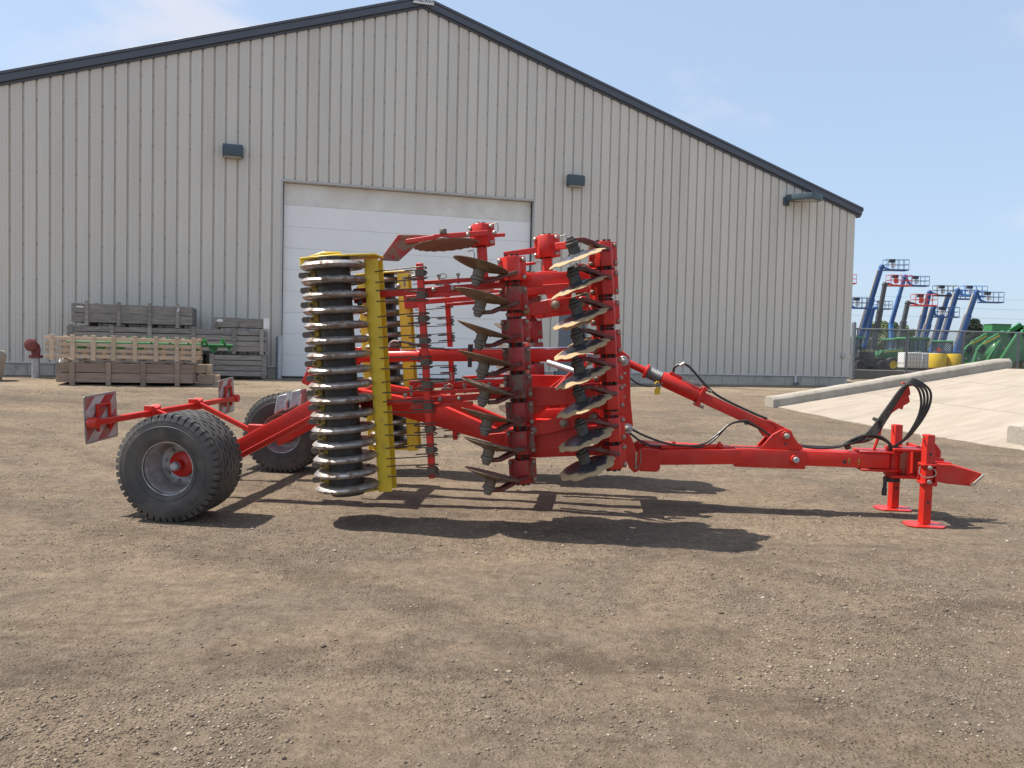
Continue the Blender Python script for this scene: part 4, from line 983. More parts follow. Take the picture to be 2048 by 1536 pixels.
# ---- headstock, drawbar, top link
HP = [(3.66, 1.50), (3.84, 1.545), (3.925, 1.475), (3.945, 1.07), (3.975, 0.83), (3.94, 0.74), (4.06, 0.49), (4.045, 0.40), (4.00, 0.375), (3.95, 0.42), (3.86, 0.64), (3.66, 0.66)]
for y in (-0.33, 0.33):
    hp = part('headstock_plate', MB().prism(HP, (0, y, 0), (1, 0, 0), (0, 0, 1), 0.03), RED, bevel=0.006)
    s_ = -1 if y < 0 else 1
    for (x, z) in ((3.868, 1.435), (3.923, 0.798)):
        obj('pin_collar', MB().tube((x, y - 0.03, z), (x, y + 0.03, z), 0.048, n=24), GALV, hp, bevel=0.004); obj('pin', BBIG, None, hp, T(x, y - 0.03, z))
    for z in (1.32, 1.21, 1.10): obj('bolt_hole', MB().tube((3.885, y - 0.017, z), (3.885, y + 0.017, z), 0.013, n=10), BOLT, hp, bevel=0)
    obj('latch_rod', MB().tube((4.01, y - 0.04, 0.42), (4.015, y - 0.04, 0.58), 0.009), BOLTB, hp, bevel=0)
    obj('chain', MB().path([(4.05, y - 0.035, 0.60), (4.055, y - 0.045, 0.52), (4.045, y - 0.045, 0.45), (4.02, y - 0.04, 0.43)], 0.005, 6, smooth=3), BOLTB, hp, bevel=0)
part('headstock_crosstube', MB().span((3.72, -0.31, 1.28), (3.84, 0.31, 1.42)).span((3.74, -0.31, 0.62), (3.88, 0.31, 0.78)), RED, bevel=0.01)
part('headstock_back', MB().span((3.805, -0.31, 0.80), (3.83, 0.31, 1.27)), RED)
for y in (-1, 1):
    part('drawbar_arm', MB().bar((4.06, y * 0.25, 0.515), (5.02, y * 0.075, 0.532), 0.09, 0.145), RED, bevel=0.01, seg=2)
    part('drawbar_lug', MB().prism([(3.99, 0.44), (4.06, 0.385), (4.22, 0.385), (4.245, 0.42), (4.245, 0.60), (4.08, 0.61), (3.985, 0.56)], (0, y * 0.285, 0), (1, 0, 0), (0, 0, 1), 0.035), RED, bevel=0.008)
part('drawbar_gusset', MB().prism([(4.10, -0.22), (4.95, -0.07), (4.95, 0.07), (4.10, 0.22), (4.16, 0.0)], (0, 0, 0.608), (1, 0, 0), (0, 1, 0), 0.014), RED)
part('cable_stop', MB().bar((4.25, -0.22, 0.615), (4.85, -0.10, 0.63), 0.018, 0.035).span((4.36, -0.21, 0.615), (4.39, -0.18, 0.67)).span((4.80, -0.13, 0.615), (4.83, -0.10, 0.67)), RED)
slv = part('drawbar_sleeve', MB().span((4.965, -0.115, 0.432), (5.628, 0.115, 0.612)), RED, bevel=0.01, seg=2)
obj('pin_boss', MB().tube((5.53, -0.14, 0.525), (5.53, 0.14, 0.525), 0.047, n=24), RED, slv, bevel=0.004); obj('pin', MB().tube((5.53, -0.165, 0.525), (5.53, 0.165, 0.525), 0.028, n=20), GALV, slv, bevel=0.004)
dt = part('drawbar_tube', MB().span((5.60, -0.092, 0.462), (6.40, 0.092, 0.606)), RED, bevel=0.01, seg=2)
for x, r in ((5.99, 0.018),): obj('bolt_hole', MB().tube((x, -0.0935, 0.515), (x, 0.0935, 0.515), r), MACH, dt, bevel=0)
for x in (6.03, 6.12): obj('slot', MB().span((x - 0.006, -0.0945, 0.49), (x + 0.006, 0.0945, 0.55)), YELDK, dt, bevel=0)
part('pivot_plates', MB().prism([(6.12, -0.11), (6.42, -0.12), (6.53, -0.06), (6.53, 0.06), (6.42, 0.12), (6.12, 0.11)], (0, 0, 0.618), (1, 0, 0), (0, 1, 0), 0.02).prism([(6.14, -0.11), (6.42, -0.12), (6.53, -0.06), (6.53, 0.06), (6.42, 0.12), (6.14, 0.11)], (0, 0, 0.446), (1, 0, 0), (0, 1, 0), 0.022), RED)
part('pivot_post', MB().tube((6.46, 0, 0.36), (6.46, 0, 0.655), 0.062, n=24), RED)
part('pivot_nut', MB().tube((6.46, 0, 0.33), (6.46, 0, 0.368), 0.075, n=24).tube((6.46, 0, 0.655), (6.46, 0, 0.675), 0.05), MACH)
part('hitch_fork', MB().span((6.42, -0.12, 0.635), (6.72, 0.12, 0.662)).span((6.42, -0.12, 0.378), (6.72, 0.12, 0.402)).span((6.56, -0.10, 0.403), (6.585, 0.10, 0.634)), RED)
part('hitch_plate', MB().span((6.69, -0.30, 0.352), (6.722, 0.30, 0.675)), RED, bevel=0.006)
part('hitch_side', MB().prism([(6.70, 0.36), (6.95, 0.36), (6.95, 0.62), (6.90, 0.69), (6.78, 0.69), (6.70, 0.60)], (0, 0.14, 0), (1, 0, 0), (0, 0, 1), 0.03), RED)
for y in (-0.13, 0.06):
    tg = part('hitch_tongue', MB().prism([(6.72, 0.385), (6.90, 0.352), (7.135, 0.338), (7.215, 0.435), (7.19, 0.465), (6.93, 0.535), (6.72, 0.54)], (0, y, 0), (1, 0, 0), (0, 0, 1), 0.05), RED, bevel=0.006)
part('hitch_tongue_top', MB().bar((6.72, -0.035, 0.555), (6.95, -0.035, 0.535), 0.15, 0.02).bar((6.73, -0.035, 0.567), (6.90, -0.035, 0.56), 0.05, 0.03), RED)
part('hitch_pin', MB().tube((7.12, -0.17, 0.36), (7.20, -0.19, 0.455), 0.012, n=8).tube((7.10, -0.19, 0.362), (7.15, -0.14, 0.362), 0.014, n=8), BOLT, bevel=0)
# parking jacks
def jack(x, y, ztop, rot):
    j = part('parking_jack', MB().box((0, 0, ztop / 2 + 0.01), (0.078, 0.078, ztop - 0.02)), RED, mtx=T(x, y, 0) @ RZ(rot), bevel=0.008, seg=2)
    obj('foot_plate', MB().prism([(-0.17, -0.07), (-0.11, -0.115), (0.12, -0.115), (0.175, -0.05), (0.175, 0.06), (0.12, 0.115), (-0.11, 0.115), (-0.17, 0.06)], (0, 0, 0.008), (1, 0, 0), (0, 1, 0), 0.014), RED, j, RZ(-rot), bevel=0.002)
    for z in (0.22, 0.55, 0.66): obj('peg_hole', MB().tube((0.0, -0.0405, z), (0.0, 0.0405, z), 0.013, n=12), MACH, j, bevel=0)
    obj('locking_pin', MB().tube((-0.075, 0.0, ztop - 0.02), (0.0, 0.0, ztop - 0.02), 0.007, n=8).tube((-0.075, -0.02, ztop - 0.035), (-0.07, 0.02, ztop - 0.0), 0.006, n=8), BOLTB, j, bevel=0)
    return j
jack(6.622, -0.375, 0.835, R(13)); jack(6.592, 0.285, 0.85, R(13))
for y in (-0.375, 0.285):
    x = 6.622 if y < 0 else 6.592
    so = part('jack_socket', MB().span((x - 0.06, y - 0.06, 0.385), (x + 0.062, y + 0.06, 0.405)).span((x - 0.06, y - 0.06, 0.55), (x + 0.062, y + 0.06, 0.572)).span((x + 0.055, min(y, 0) - 0.05 if y < 0 else 0.2, 0.37), (x + 0.075, max(y, 0) + 0.05 if y > 0 else -0.25, 0.58)).span((x - 0.055, y + 0.052, 0.40), (x + 0.054, y + 0.064, 0.555)), RED)
    obj('bolt', BZ, None, so, T(x + 0.0, y - 0.058, 0.54)); obj('bolt', BZ, None, so, T(x, y - 0.058, 0.41))
    obj('spring_clip', MB().path([(x - 0.08, y - 0.05, 0.55), (x - 0.09, y - 0.06, 0.49), (x - 0.05, y - 0.075, 0.455), (x + 0.03, y - 0.075, 0.465), (x + 0.05, y - 0.07, 0.50), (x + 0.03, y - 0.07, 0.53)], 0.005, 6, smooth=3), BOLT, so, bevel=0)
part('coupling', MB().tube((6.38, -0.05, 0.22), (6.385, -0.05, 0.38), 0.018).tube((6.38, -0.05, 0.20), (6.38, -0.05, 0.27), 0.024), MACH)
# top link with spring pack
A0, A1 = V((3.868, 0, 1.432)), V((5.443, 0, 0.742)); ax = (A1 - A0).normalized()
def on(d): return A0 + ax * d
tl = part('top_link', MB().bar(on(0.80), on(1.66), 0.10, 0.105), RED, bevel=0.01, seg=2)
obj('rod', MB().tube(on(0), on(0.27), 0.036, n=20), RED, tl); obj('rod_eye', MB().tube(A0 + V((0, -0.05, 0)), A0 + V((0, 0.05, 0)), 0.06, n=20), RED, tl)
obj('flange', MB().tube(on(0.245), on(0.268), 0.074, n=28), RED, tl, bevel=0.003)
sp_ = [(0, 0.0)]
for k in range(22): sp_ += [(0.056 if k % 2 else 0.063, 0.004 + k * 0.0068)]
sp_ += [(0, 0.155)]
obj('spring_pack', MB().lathe(sp_, on(0.268), on(1.268), 28, unit=True), CYLG, tl)
obj('cylinder_body', MB().lathe([(0, 0), (0.068, 0), (0.074, 0.02), (0.074, 0.40), (0.066, 0.42), (0, 0.42)], on(0.42), on(1.42), 32, unit=True), RED, tl)
obj('spring_stop', MB().box(on(0.415) + V((0.0, 0, -0.055)), (0.028, 0.09, 0.14), e=(0, math.atan2(-ax.z, ax.x), 0)), GALV, tl, bevel=0.003)
obj('end_clamp', MB().box(on(0.835), (0.045, 0.15, 0.205), e=(0, math.atan2(-ax.z, ax.x), 0)), RED, tl, bevel=0.006)
perp = V((ax.z, 0, -ax.x)) * -1
for sg in (1, -1): obj('tie_bolt', MB().tube(on(0.80) + perp * (0.085 * sg) + V((0, -0.05, 0)), on(0.905) + perp * (0.085 * sg) + V((0, -0.05, 0)), 0.016, n=8), BOLTB, tl, bevel=0)
obj('port', MB().bar(on(0.47) + perp * 0.085, on(0.60) + perp * 0.085, 0.05, 0.03), RED, tl, bevel=0.004)
fk = [(1.48, -0.055), (1.55, -0.095), (1.66, -0.08), (1.77, -0.06), (1.79, 0.0), (1.76, 0.055), (1.66, 0.07), (1.55, 0.075), (1.46, 0.055), (1.585, 0.048), (1.615, 0.02), (1.60, -0.03)]
for y in (-0.055, 0.055): obj('fork_plate', MB().prism(fk, A0 + V((0, y, 0)), ax, perp, 0.02), RED, tl, bevel=0.003)
BK = [(5.20, 0.614), (5.31, 0.755), (5.395, 0.805), (5.44, 0.815), (5.485, 0.80), (5.51, 0.745), (5.55, 0.685), (5.60, 0.655), (5.60, 0.614)]
for y in (-0.085, 0.085):
    bp_ = part('link_bracket', MB().prism(BK, (0, y, 0), (1, 0, 0), (0, 0, 1), 0.022), RED, bevel=0.004)
    obj('pin_boss', MB().tube((5.443, y - 0.022, 0.745), (5.443, y + 0.022, 0.745), 0.052, n=24), RED, bp_, bevel=0.004)
    obj('bolt_hole', MB().tube((5.438, y - 0.0125, 0.668), (5.438, y + 0.0125, 0.668), 0.012, n=10), MACH, bp_, bevel=0)
    if y < 0: obj('pin', BBIG, None, bp_, T(5.443, y - 0.022, 0.745))
# hoses
def hose(pts, r=0.0105, sm=6): return part('hose', MB().path(pts, r, 8, smooth=sm), HOSE, bevel=0)
hose([(3.93, -0.26, 0.80), (4.10, -0.26, 0.72), (4.30, -0.24, 0.655), (4.50, -0.20, 0.632), (4.66, -0.16, 0.65), (4.80, -0.11, 0.745), (4.91, -0.08, 0.84), (5.03, -0.07, 0.875), (5.10, -0.07, 0.862), (5.35, -0.07, 0.715)])
hose([(3.95, -0.22, 0.74), (4.10, -0.22, 0.64), (4.25, -0.20, 0.618), (4.48, -0.17, 0.612), (4.66, -0.14, 0.622), (4.78, -0.10, 0.70), (4.90, -0.06, 0.825), (5.02, -0.05, 0.865), (5.12, -0.055, 0.845), (5.36, -0.05, 0.70)])
part('hose_clip', MB().box((5.07, -0.065, 0.862), (0.035, 0.04, 0.045)), BLACK)
hose([(3.90, -0.20, 1.30), (4.02, -0.18, 1.215), (4.15, -0.14, 1.19), (4.26, -0.09, 1.215)], 0.009)
tgp = part('tag', MB().prism([(0, 0), (0.05, 0.01), (0.055, 0.06), (0.02, 0.085), (-0.005, 0.05)], (4.185, -0.10, 1.105), (1, 0, 0), (0, 0, 1), 0.005).path([(4.20, -0.10, 1.185), (4.185, -0.11, 1.215), (4.20, -0.10, 1.235), (4.225, -0.09, 1.225)], 0.006, 6), TAGY, bevel=0)
hp0 = on(0.50) + perp * 0.10
hose([hp0, hp0 + V((0.01, -0.02, 0.05)), hp0 + V((0.07, -0.03, 0.085)), hp0 + V((0.15, -0.03, 0.06)), on(0.82) + perp * 0.125 + V((0, -0.04, 0)), on(1.0) + perp * 0.075 + V((0, -0.04, 0)), on(1.35) + perp * 0.068 + V((0, -0.03, 0)), on(1.5) + perp * 0.075 + V((0, -0.03, 0))], 0.0125)
part('hose_fitting', MB().tube(hp0 + V((0.06, -0.03, 0.07)), hp0 + V((0.10, -0.03, 0.095)), 0.018, n=10).path([on(0.58) + perp * 0.10, on(0.66) + perp * 0.085, on(0.72) + perp * 0.10, on(0.77) + perp * 0.11, on(0.81) + perp * 0.09], 0.007, 6, smooth=3), BOLT, bevel=0)
for k, dy in enumerate((-0.05, -0.03)):
    hose([(5.56, dy, 0.655), (5.75, dy, 0.632 + 0.01 * k), (5.95, dy, 0.655), (6.05, dy - 0.02, 0.725 - 0.012 * k), (6.17, dy - 0.03, 0.775 - 0.015 * k), (6.30, dy - 0.03, 0.77 - 0.02 * k), (6.40, dy - 0.03, 0.70), (6.415, dy - 0.02, 0.63)], 0.012)
for k in range(4):
    dy = -0.045 + 0.028 * k; e = 0.048 * k
    hose([(6.02 + e * .4, dy, 0.63), (6.00 + e * .5, dy - 0.02, 0.675), (6.10 + e, dy - 0.03, 0.72), (6.22 + e * .8, dy - 0.03, 0.83), (6.36 + e * .6, dy - 0.02, 1.04), (6.48 + e * .5, dy - 0.01, 1.22), (6.565 + e * .4, dy, 1.268 + e * .3), (6.64 + e * .9, dy, 1.225), (6.675 + e * .8, dy, 1.10), (6.65 + e * .6, dy, 0.95), (6.56 + e * .4, dy, 0.77), (6.46 + e * .3, dy, 0.675)], 0.0115)
part('hose_tie', MB().box((6.30, 0.0, 0.915), (0.03, 0.16, 0.04), e=(0, -1.0, 0)), BLACK)
hh = part('hose_holder', MB().path([(6.29, 0.03, 0.61), (6.335, 0.03, 0.76), (6.345, 0.03, 0.83), (6.37, 0.03, 0.885), (6.58, 0.03, 1.25)], 0.014, 8), RED, bevel=0)
obj('hook_plate', MB().prism([(6.44, 0.985), (6.50, 1.03), (6.535, 1.02), (6.545, 1.06), (6.575, 1.075), (6.60, 1.10), (6.585, 1.15), (6.60, 1.17), (6.59, 1.225), (6.575, 1.24)], (0, 0.03, 0), (1, 0, 0), (0, 0, 1), 0.012), RED, hh)
obj('hook_top', MB().bar((6.52, 0.03, 1.275), (6.60, 0.03, 1.252), 0.05, 0.012), RED, hh)
# ================================================================ CRATES AND THINGS BY THE WALL
def crate(name, label, s0, s1, qf, dep, z0, z1, rows, posts, mat, gap=0.006, pw=0.10, over=0.03, under=0.0, pmat=None, inside=True, tilt=0, group=None, topmat=None):
    """timber box: boards on four sides, uprights outside; local x along the wall"""
    L_ = s1 - s0
    t = thing(name, label, 'crate', wallm(s0, qf, z0) @ RY(tilt), group)
    h = z1 - z0; bh = h / rows; pmat = pmat or mat
    for k in range(rows):
        za, zb = k * bh + gap / 2, (k + 1) * bh - gap / 2
        for y in (0.028, dep - 0.028):
            o = obj('plank', MB().span((0, -0.012, za), (L_, 0.012, zb)), mat, t, T(0, y, random.uniform(-.002, .002)) @ RY(R(random.uniform(-.12, .12))), bevel=0.004)
        for x in (0.014, L_ - 0.014):
            obj('plank', MB().span((-0.012, 0.042, za), (0.012, dep - 0.042, zb)), mat, t, T(x, 0, 0), bevel=0.004)
    for p in posts:
        x = p * L_
        for y in (-0.0, dep):
            obj('post', MB().span((x - pw / 2, y - 0.016, -under), (x + pw / 2, y + 0.015, h + over)), pmat, t, bevel=0.004)
    if inside: obj('floor_boards', MB().span((0.03, 0.045, 0.02), (L_ - 0.03, dep - 0.045, 0.045)), mat, t)
    for p in posts[::2]: obj('runner', MB().span((p * L_ - 0.045, 0.017, -under - 0.002), (p * L_ + 0.045, dep - 0.017, -0.004)), pmat, t) if under > 0.02 else None
    return t
GC = 'shipping crates by the wall'
brown = crate('wooden_crate', 'low brown two-plank crate on the gravel under the slatted crate', -4.95, -2.21, 4.0, 1.05, 0.70, 1.135, 2, (0.115, 0.375, 0.63, 0.885), WOODB, 0.013, 0.10, 0.012, 0.065, group=GC)
slat = crate('slatted_crate', 'pale slatted crate holding green auger flighting', -5.17, -2.11, 4.0, 1.05, 1.205, 1.725, 4, (0.045, 0.177, 0.31, 0.44, 0.58, 0.72, 0.86, 0.975), WOODL, 0.055, 0.088, 0.012, 0.02, group=GC)
crate('wooden_crate', 'grey weathered crate topping the stack left of the door', -5.32, -2.54, 1.35, 1.0, 2.085, 2.56, 2, (0.125, 0.385, 0.64, 0.875), WOODG, 0.016, 0.085, 0.055, 0.075, group=GC)
crate('wooden_crate', 'longest grey weathered crate, second from the top of the back stack', -5.42, -0.72, 1.35, 1.05, 1.44, 2.0, 4, (0.02, 0.215, 0.40, 0.62, 0.83, 0.975), WOODG, 0.016, 0.10, 0.03, 0.06, group=GC)
crate('wooden_crate', 'grey four-plank crate on the ground beside the bollard', -2.10, -0.72, 1.35, 1.05, 0.80, 1.355, 4, (0.03, 0.965), WOODG, 0.016, 0.11, 0.015, 0.06, group=GC)
crate('wooden_crate', 'grey crate on the ground mostly hidden behind the pale slatted crate', -5.35, -2.3, 1.35, 1.05, 0.80, 1.355, 4, (0.05, 0.5, 0.95), WOODG, 0.016, 0.11, 0.015, 0.06, group=GC)
sm = crate('wooden_crate', 'shallow one-plank crate with white end on the right of the stack', -2.03, -0.80, 1.35, 0.8, 2.065, 2.325, 1, (0.06, 0.5), WOODG, 0.016, 0.0, -0.12, 0.03, group=GC)
obj('white_end_board', MB().span((1.235, -0.03, -0.01), (1.385, 0.02, 0.265)), WHITE, sm)
obj('loose_tag', MB().prism([(0.06, 0.16), (0.12, 0.215), (0.22, 0.20), (0.24, 0.15), (0.15, 0.135)], (0, -0.004, 0), (1, 0, 0), (0, 0, 1), 0.006), WHITE, sm)
crate('low_box', 'small pale box on the gravel between brown and grey crates', -2.20, -1.77, 3.3, 0.9, 0.665, 0.865, 1, (0.97,), WOODL, 0.004, 0.05, 0.0, 0.0, group=GC)
crate('low_box', 'small brownish box resting on the pale box beside the brown crate', -2.22, -1.95, 3.3, 0.8, 0.92, 1.12, 2, (0.95,), WOODL, 0.004, 0.05, 0.0, 0.052, group=GC)
# labels stuck on the grey crate
t0 = [o for o in col.objects if o.name.startswith('wooden_crate') and 'topping' in o.get('label', '')][0]
obj('label_sheet', MB().prism([(0.10, 0.37), (0.14, 0.405), (0.26, 0.40), (0.29, 0.375), (0.25, 0.36)], (0, 0.012, 0), (1, 0, 0), (0, 0, 1), 0.004), WHITE, t0)
obj('label_sheet', MB().prism([(2.42, 0.33), (2.45, 0.43), (2.48, 0.44), (2.46, 0.35)], (0, -0.02, 0), (1, 0, 0), (0, 0, 1), 0.004), WHITE, t0)
# auger flighting lying in the slatted crate
def auger(label, s0, s1, q, z, rf, pitch=0.36, mat=GREEN):
    t = thing('auger', label, 'auger', wallm(s0, q, z))
    L_ = s1 - s0
    obj('shaft', MB().tube((0, 0, 0), (L_, 0, 0), 0.045, n=16), mat, t)
    b = MB(); n = int((L_ - 0.1) / pitch * 24); vv = []
    for k in range(n + 1):
        x = 0.05 + (L_ - 0.1) * k / n; a = 2 * math.pi * (x / pitch)
        for r, dx in ((0.046, -0.004), (rf, -0.004), (rf, 0.004), (0.046, 0.004)): vv.append((x + dx, r * math.cos(a), r * math.sin(a)))
    b.add(vv, [(4 * k + i, 4 * k + (i + 1) % 4, 4 * k + 4 + (i + 1) % 4, 4 * k + 4 + i) for k in range(n) for i in range(4)])
    obj('flighting', b, mat, t)
    return t
auger('green steel auger jutting out to the right of the slatted crate', -4.95, -1.42, 3.15, 1.575, 0.185, 0.40, mat=GREEN)
# fire connection on its grey pipe
t = thing('fire_connection', 'oxide-red fire department inlet on a grey pipe left of the crates', 'standpipe', wallm(-5.96, 1.8, Gz(*(W0 + WU * -5.96 - WN * 1.8).xy)))
obj('pipe', MB().tube((0, 0, -0.1), (0, 0, 0.50), 0.088, n=24), GALV, t)
fl = MB().lathe([(0, 0.48), (0.10, 0.48), (0.155, 0.49), (0.155, 0.525), (0.10, 0.535), (0.095, 0.60), (0.10, 0.66)], (0, 0, 0), (0, 0, 1), 28, unit=True)
for k in range(8): fl.tube((0.13 * math.cos(k * .785), 0.13 * math.sin(k * .785), 0.47), (0.13 * math.cos(k * .785), 0.13 * math.sin(k * .785), 0.545), 0.014, n=6)
obj('flange', fl, HYDR, t)
obj('elbow', MB().path([(0, 0, 0.60), (0, 0, 0.70), (-0.03, -0.03, 0.77), (-0.06, -0.09, 0.785)], 0.10, 20, smooth=4), HYDR, t, ang=60)
cp = MB().lathe([(0, 0), (0.135, 0), (0.15, 0.02), (0.15, 0.07), (0.125, 0.085), (0, 0.09)], (-0.055, -0.075, 0.785), (-0.355, -1.02, 0.75), 28, unit=True)
for k in range(6): cp.tube((-0.055 + 0.13 * math.cos(k), -0.06, 0.785 + 0.13 * math.sin(k)), (-0.055 + 0.155 * math.cos(k), -0.11, 0.785 + 0.155 * math.sin(k)), 0.02, n=6)
obj('inlet_cap', cp, HYDR, t)
# bollard
t = thing('bollard', 'grey steel bollard at the left edge of the white door', 'bollard', wallm(-0.42, 0.45, 0.70))
obj('post', MB().lathe([(0, -0.1), (0.085, -0.1), (0.085, 1.16), (0.08, 1.18), (0, 1.185)], (0, 0, 0), (0, 0, 1), 24, unit=True), GALV, t)
# pale broken concrete lumps
def lump(label, s, q, r, h, seed, mat=CONCW):
    rr = random.Random(seed); b = MB(); n = 14; m_ = 7; vv = []; p = W0 + WU * s - WN * q
    for j in range(m_):
        f = j / (m_ - 1)
        for k in range(n):
            a = 2 * math.pi * k / n; sq = 1 / max(abs(math.cos(a)), abs(math.sin(a))) ** 0.7
            x = r * sq * (0.72 + 0.28 * f if f < .9 else 0.85) * rr.uniform(0.93, 1.07)
            vv.append((x * math.cos(a), x * math.sin(a) * 0.8, h * f + rr.uniform(-.02, .02) * h))
    ff = [(j * n + k, j * n + (k + 1) % n, (j + 1) * n + (k + 1) % n, (j + 1) * n + k) for j in range(m_ - 1) for k in range(n)] + [tuple(range(n - 1, -1, -1)), tuple((m_ - 1) * n + k for k in range(n))]
    b.add(vv, ff)
    tag(obj('concrete_lump', b, mat, None, wallm(s, q, Gz(p.x, p.y) - 0.05, rr.uniform(0, 1)), bevel=0.02, ang=50), label, 'concrete block')
lump('pale mud-stained concrete lump at the left picture edge', -6.62, 3.0, 0.42, 0.72, 3)
lump('narrow whitish concrete lump standing between red inlet and brown crate', -5.02, 2.9, 0.16, 0.56, 5, WHITE)

# ================================================================ CHAIN-LINK FENCE
FX0, FX1, FY, FZ0, FZ1 = 14.72, 25.5, 33.0, 0.72, 2.99
t = thing('chain_link_fence', 'grey chain-link fence between the building corner and the right edge', 'fence', T(0, FY, 0))
for k, x in enumerate((16.86, 19.26, 21.62, 24.0)): obj('post', MB().tube((x, 0, 0.4), (x, 0, FZ1 - 0.02), 0.045 if x < 21 else 0.05, n=12), FENCEM, t)
obj('gate_post', MB().lathe([(0, 0), (0.095, 0), (0.095, 2.86), (0.07, 2.92), (0, 2.93)], (14.56, 0, 0.35), (14.56, 0, 1.35), 16, unit=True), FENCEM, t)
obj('top_rail', MB().tube((FX0 - 0.05, 0, FZ1), (FX1, 0, FZ1 - 0.03), 0.035, n=10), FENCEM, t)
obj('end_rail', MB().tube((FX0, 0, 0.8), (FX0, 0, FZ1), 0.024, n=8), FENCEM, t)
ms = MB(); st = 0.085; hh_ = FZ1 - FZ0
for sg in (1, -1):
    x = FX0 - hh_
    while x < FX1 + hh_:
        xa, za = x, FZ0; xb, zb = x + hh_, FZ1
        if xa < FX0: za += FX0 - xa; xa = FX0
        if xb > FX1: zb -= xb - FX1; xb = FX1
        if xb > xa:
            if sg > 0: ms.tube((xa, -0.006, za), (xb, -0.006, zb), 0.006, n=3)
            else: ms.tube((xa, 0.006, FZ0 + FZ1 - za), (xb, 0.006, FZ0 + FZ1 - zb), 0.006, n=3)
        x += st
o = obj('wire_mesh', ms, FENCEM, t, ang=180); o['kind'] = 'stuff'

# ================================================================ MACHINERY YARD BEHIND THE FENCE
def wheelm(name, r, w, rimc, parent, x, y, z, rot=0):
    a = obj(name, MB().lathe([(r * 0.55, -w / 2), (r * 0.9, -w / 2), (r, -w * 0.35), (r, w * 0.35), (r * 0.9, w / 2), (r * 0.55, w / 2)], (0, 0, 0), (0, 1, 0), 28, unit=True), MACH, parent, T(x, y, z) @ RZ(rot))
    obj('rim', MB().lathe([(0, -w * 0.12), (r * 0.2, -w * 0.14), (r * 0.3, -w * 0.1), (r * 0.52, -w * 0.42), (r * 0.58, -w * 0.47), (r * 0.56, w * 0.42), (0, w * 0.2)], (0, 0, 0), (0, 1, 0), 24, unit=True), rimc, a)
    return a
SKY = text_mesh('SKYJACK', 0.42, WHITE, 0.01)
LG = 'boom lifts parked with raised platforms'
def boom_lift(label, Y, foot, top, bask, cm, bm2, style='blue', arm2=None, bdep=0.95):
    """foot, top: boom ends (x,z); bask: x0,z1,x1,z0 of the platform cage"""
    gz = Gz(foot[0], Y); d = V((top[0] - foot[0], 0, top[1] - foot[1])).normalized()
    k = (foot[1] - (gz + 2.0)) / d.z; base = V((foot[0] - d.x * k, 0, gz + 2.0))
    t = thing('boom_lift', label, 'boom lift', T(base.x, Y, 0), LG); bx = base.x
    P = lambda x, z, y=0: V((x - bx, y, z))
    obj('chassis', MB().span((-1.9, -0.9, gz + 0.45), (1.9, 0.9, gz + 0.95)), MACH if style != 'blue' else cm, t, bevel=0.05)
    for sx in (-1.3, 1.3):
        for sy in (-1.0, 1.0): wheelm('wheel', 0.48, 0.35, WHITE if style == 'blue' else LIFTS, t, sx, sy, gz + 0.48)
    obj('turntable', MB().prism([(-1.6, 0.97), (1.3, 0.97), (1.3, 1.5), (0.3, 2.2), (-0.4, 2.2), (-1.6, 1.7)], (0, 0, gz), (1, 0, 0), (0, 0, 1), 1.7), cm, t, bevel=0.06)
    p0 = P(base.x, base.z); p1 = P(top[0], top[1])
    if arm2:
        pts = [p0] + [P(*q) for q in arm2] + [p1]
        for i in range(len(pts) - 1):
            obj('boom_section', MB().bar(pts[i], pts[i + 1], 0.42 - 0.04 * i, 0.44 - 0.05 * i, up=(1, 0, 0)), bm2 if i else cm, t, bevel=0.02)
    else:
        mid = p0.lerp(p1, 0.60)
        obj('boom_outer', MB().bar(p0, mid, 0.48, 0.50, up=(1, 0, 0)), cm, t, bevel=0.02)
        obj('boom_inner', MB().bar(mid, p1, 0.37, 0.39, up=(1, 0, 0)), cm if style == 'blue' else LIFTG, t, bevel=0.02)
        off = V((-d.z, 0, d.x)) * 0.31
        if style == 'blue': obj('cable_tray', MB().bar(p0.lerp(p1, 0.15) + off, p0.lerp(p1, 0.95) + off, 0.22, 0.15, up=(1, 0, 0)).bar(p0.lerp(p1, 0.12) + off * 1.45, p0.lerp(p1, 0.62) + off * 1.45, 0.1, 0.07, up=(1, 0, 0)), LIFTS, t)
        obj('collar', MB().bar(p0.lerp(p1, 0.56), p0.lerp(p1, 0.62), 0.46, 0.50, up=(1, 0, 0)), cm, t)
        if style != 'blue':
            mt = T(*(p0.lerp(p1, 0.47) + V((-0.03, -0.215, 0)))) @ RX(R(90)) @ RZ(math.atan2(d.z, d.x))
            obj('lettering', SKY, None, t, mt)
    x0, z1, x1, z0 = bask; cx = (x0 + x1) / 2
    pj = P(x0 + 0.42 * (x1 - x0), z0 + 0.12, 0.5)
    obj('jib', MB().bar(p1, P(x0 + 0.22, z0 + 0.32, 0.35), 0.22, 0.22, h1=0.18).bar(P(x0 + 0.20, z0 + 0.32, 0.35), pj, 0.16, 0.16), BLUEL if style == 'blue' else MACH, t)
    obj('jib_head', MB().box(p1, (0.42, 0.44, 0.40), e=(0, 0.6, 0)), cm, t, bevel=0.04)
    bc = bm2
    obj('platform_floor', MB().span(tuple(P(x0, z0, -bdep / 2)), tuple(P(x1, z0 + 0.14, bdep / 2))), bc, t, bevel=0.02)
    rl = MB(); rr = 0.027; n = 5
    for y in (-bdep / 2, bdep / 2):
        for z in (z1, z0 + 0.55 * (z1 - z0)): rl.tube(P(x0, z, y), P(x1, z, y), rr, n=5)
        for i in range(n): rl.tube(P(x0 + (x1 - x0) * i / (n - 1), z0, y), P(x0 + (x1 - x0) * i / (n - 1), z1, y), rr, n=5)
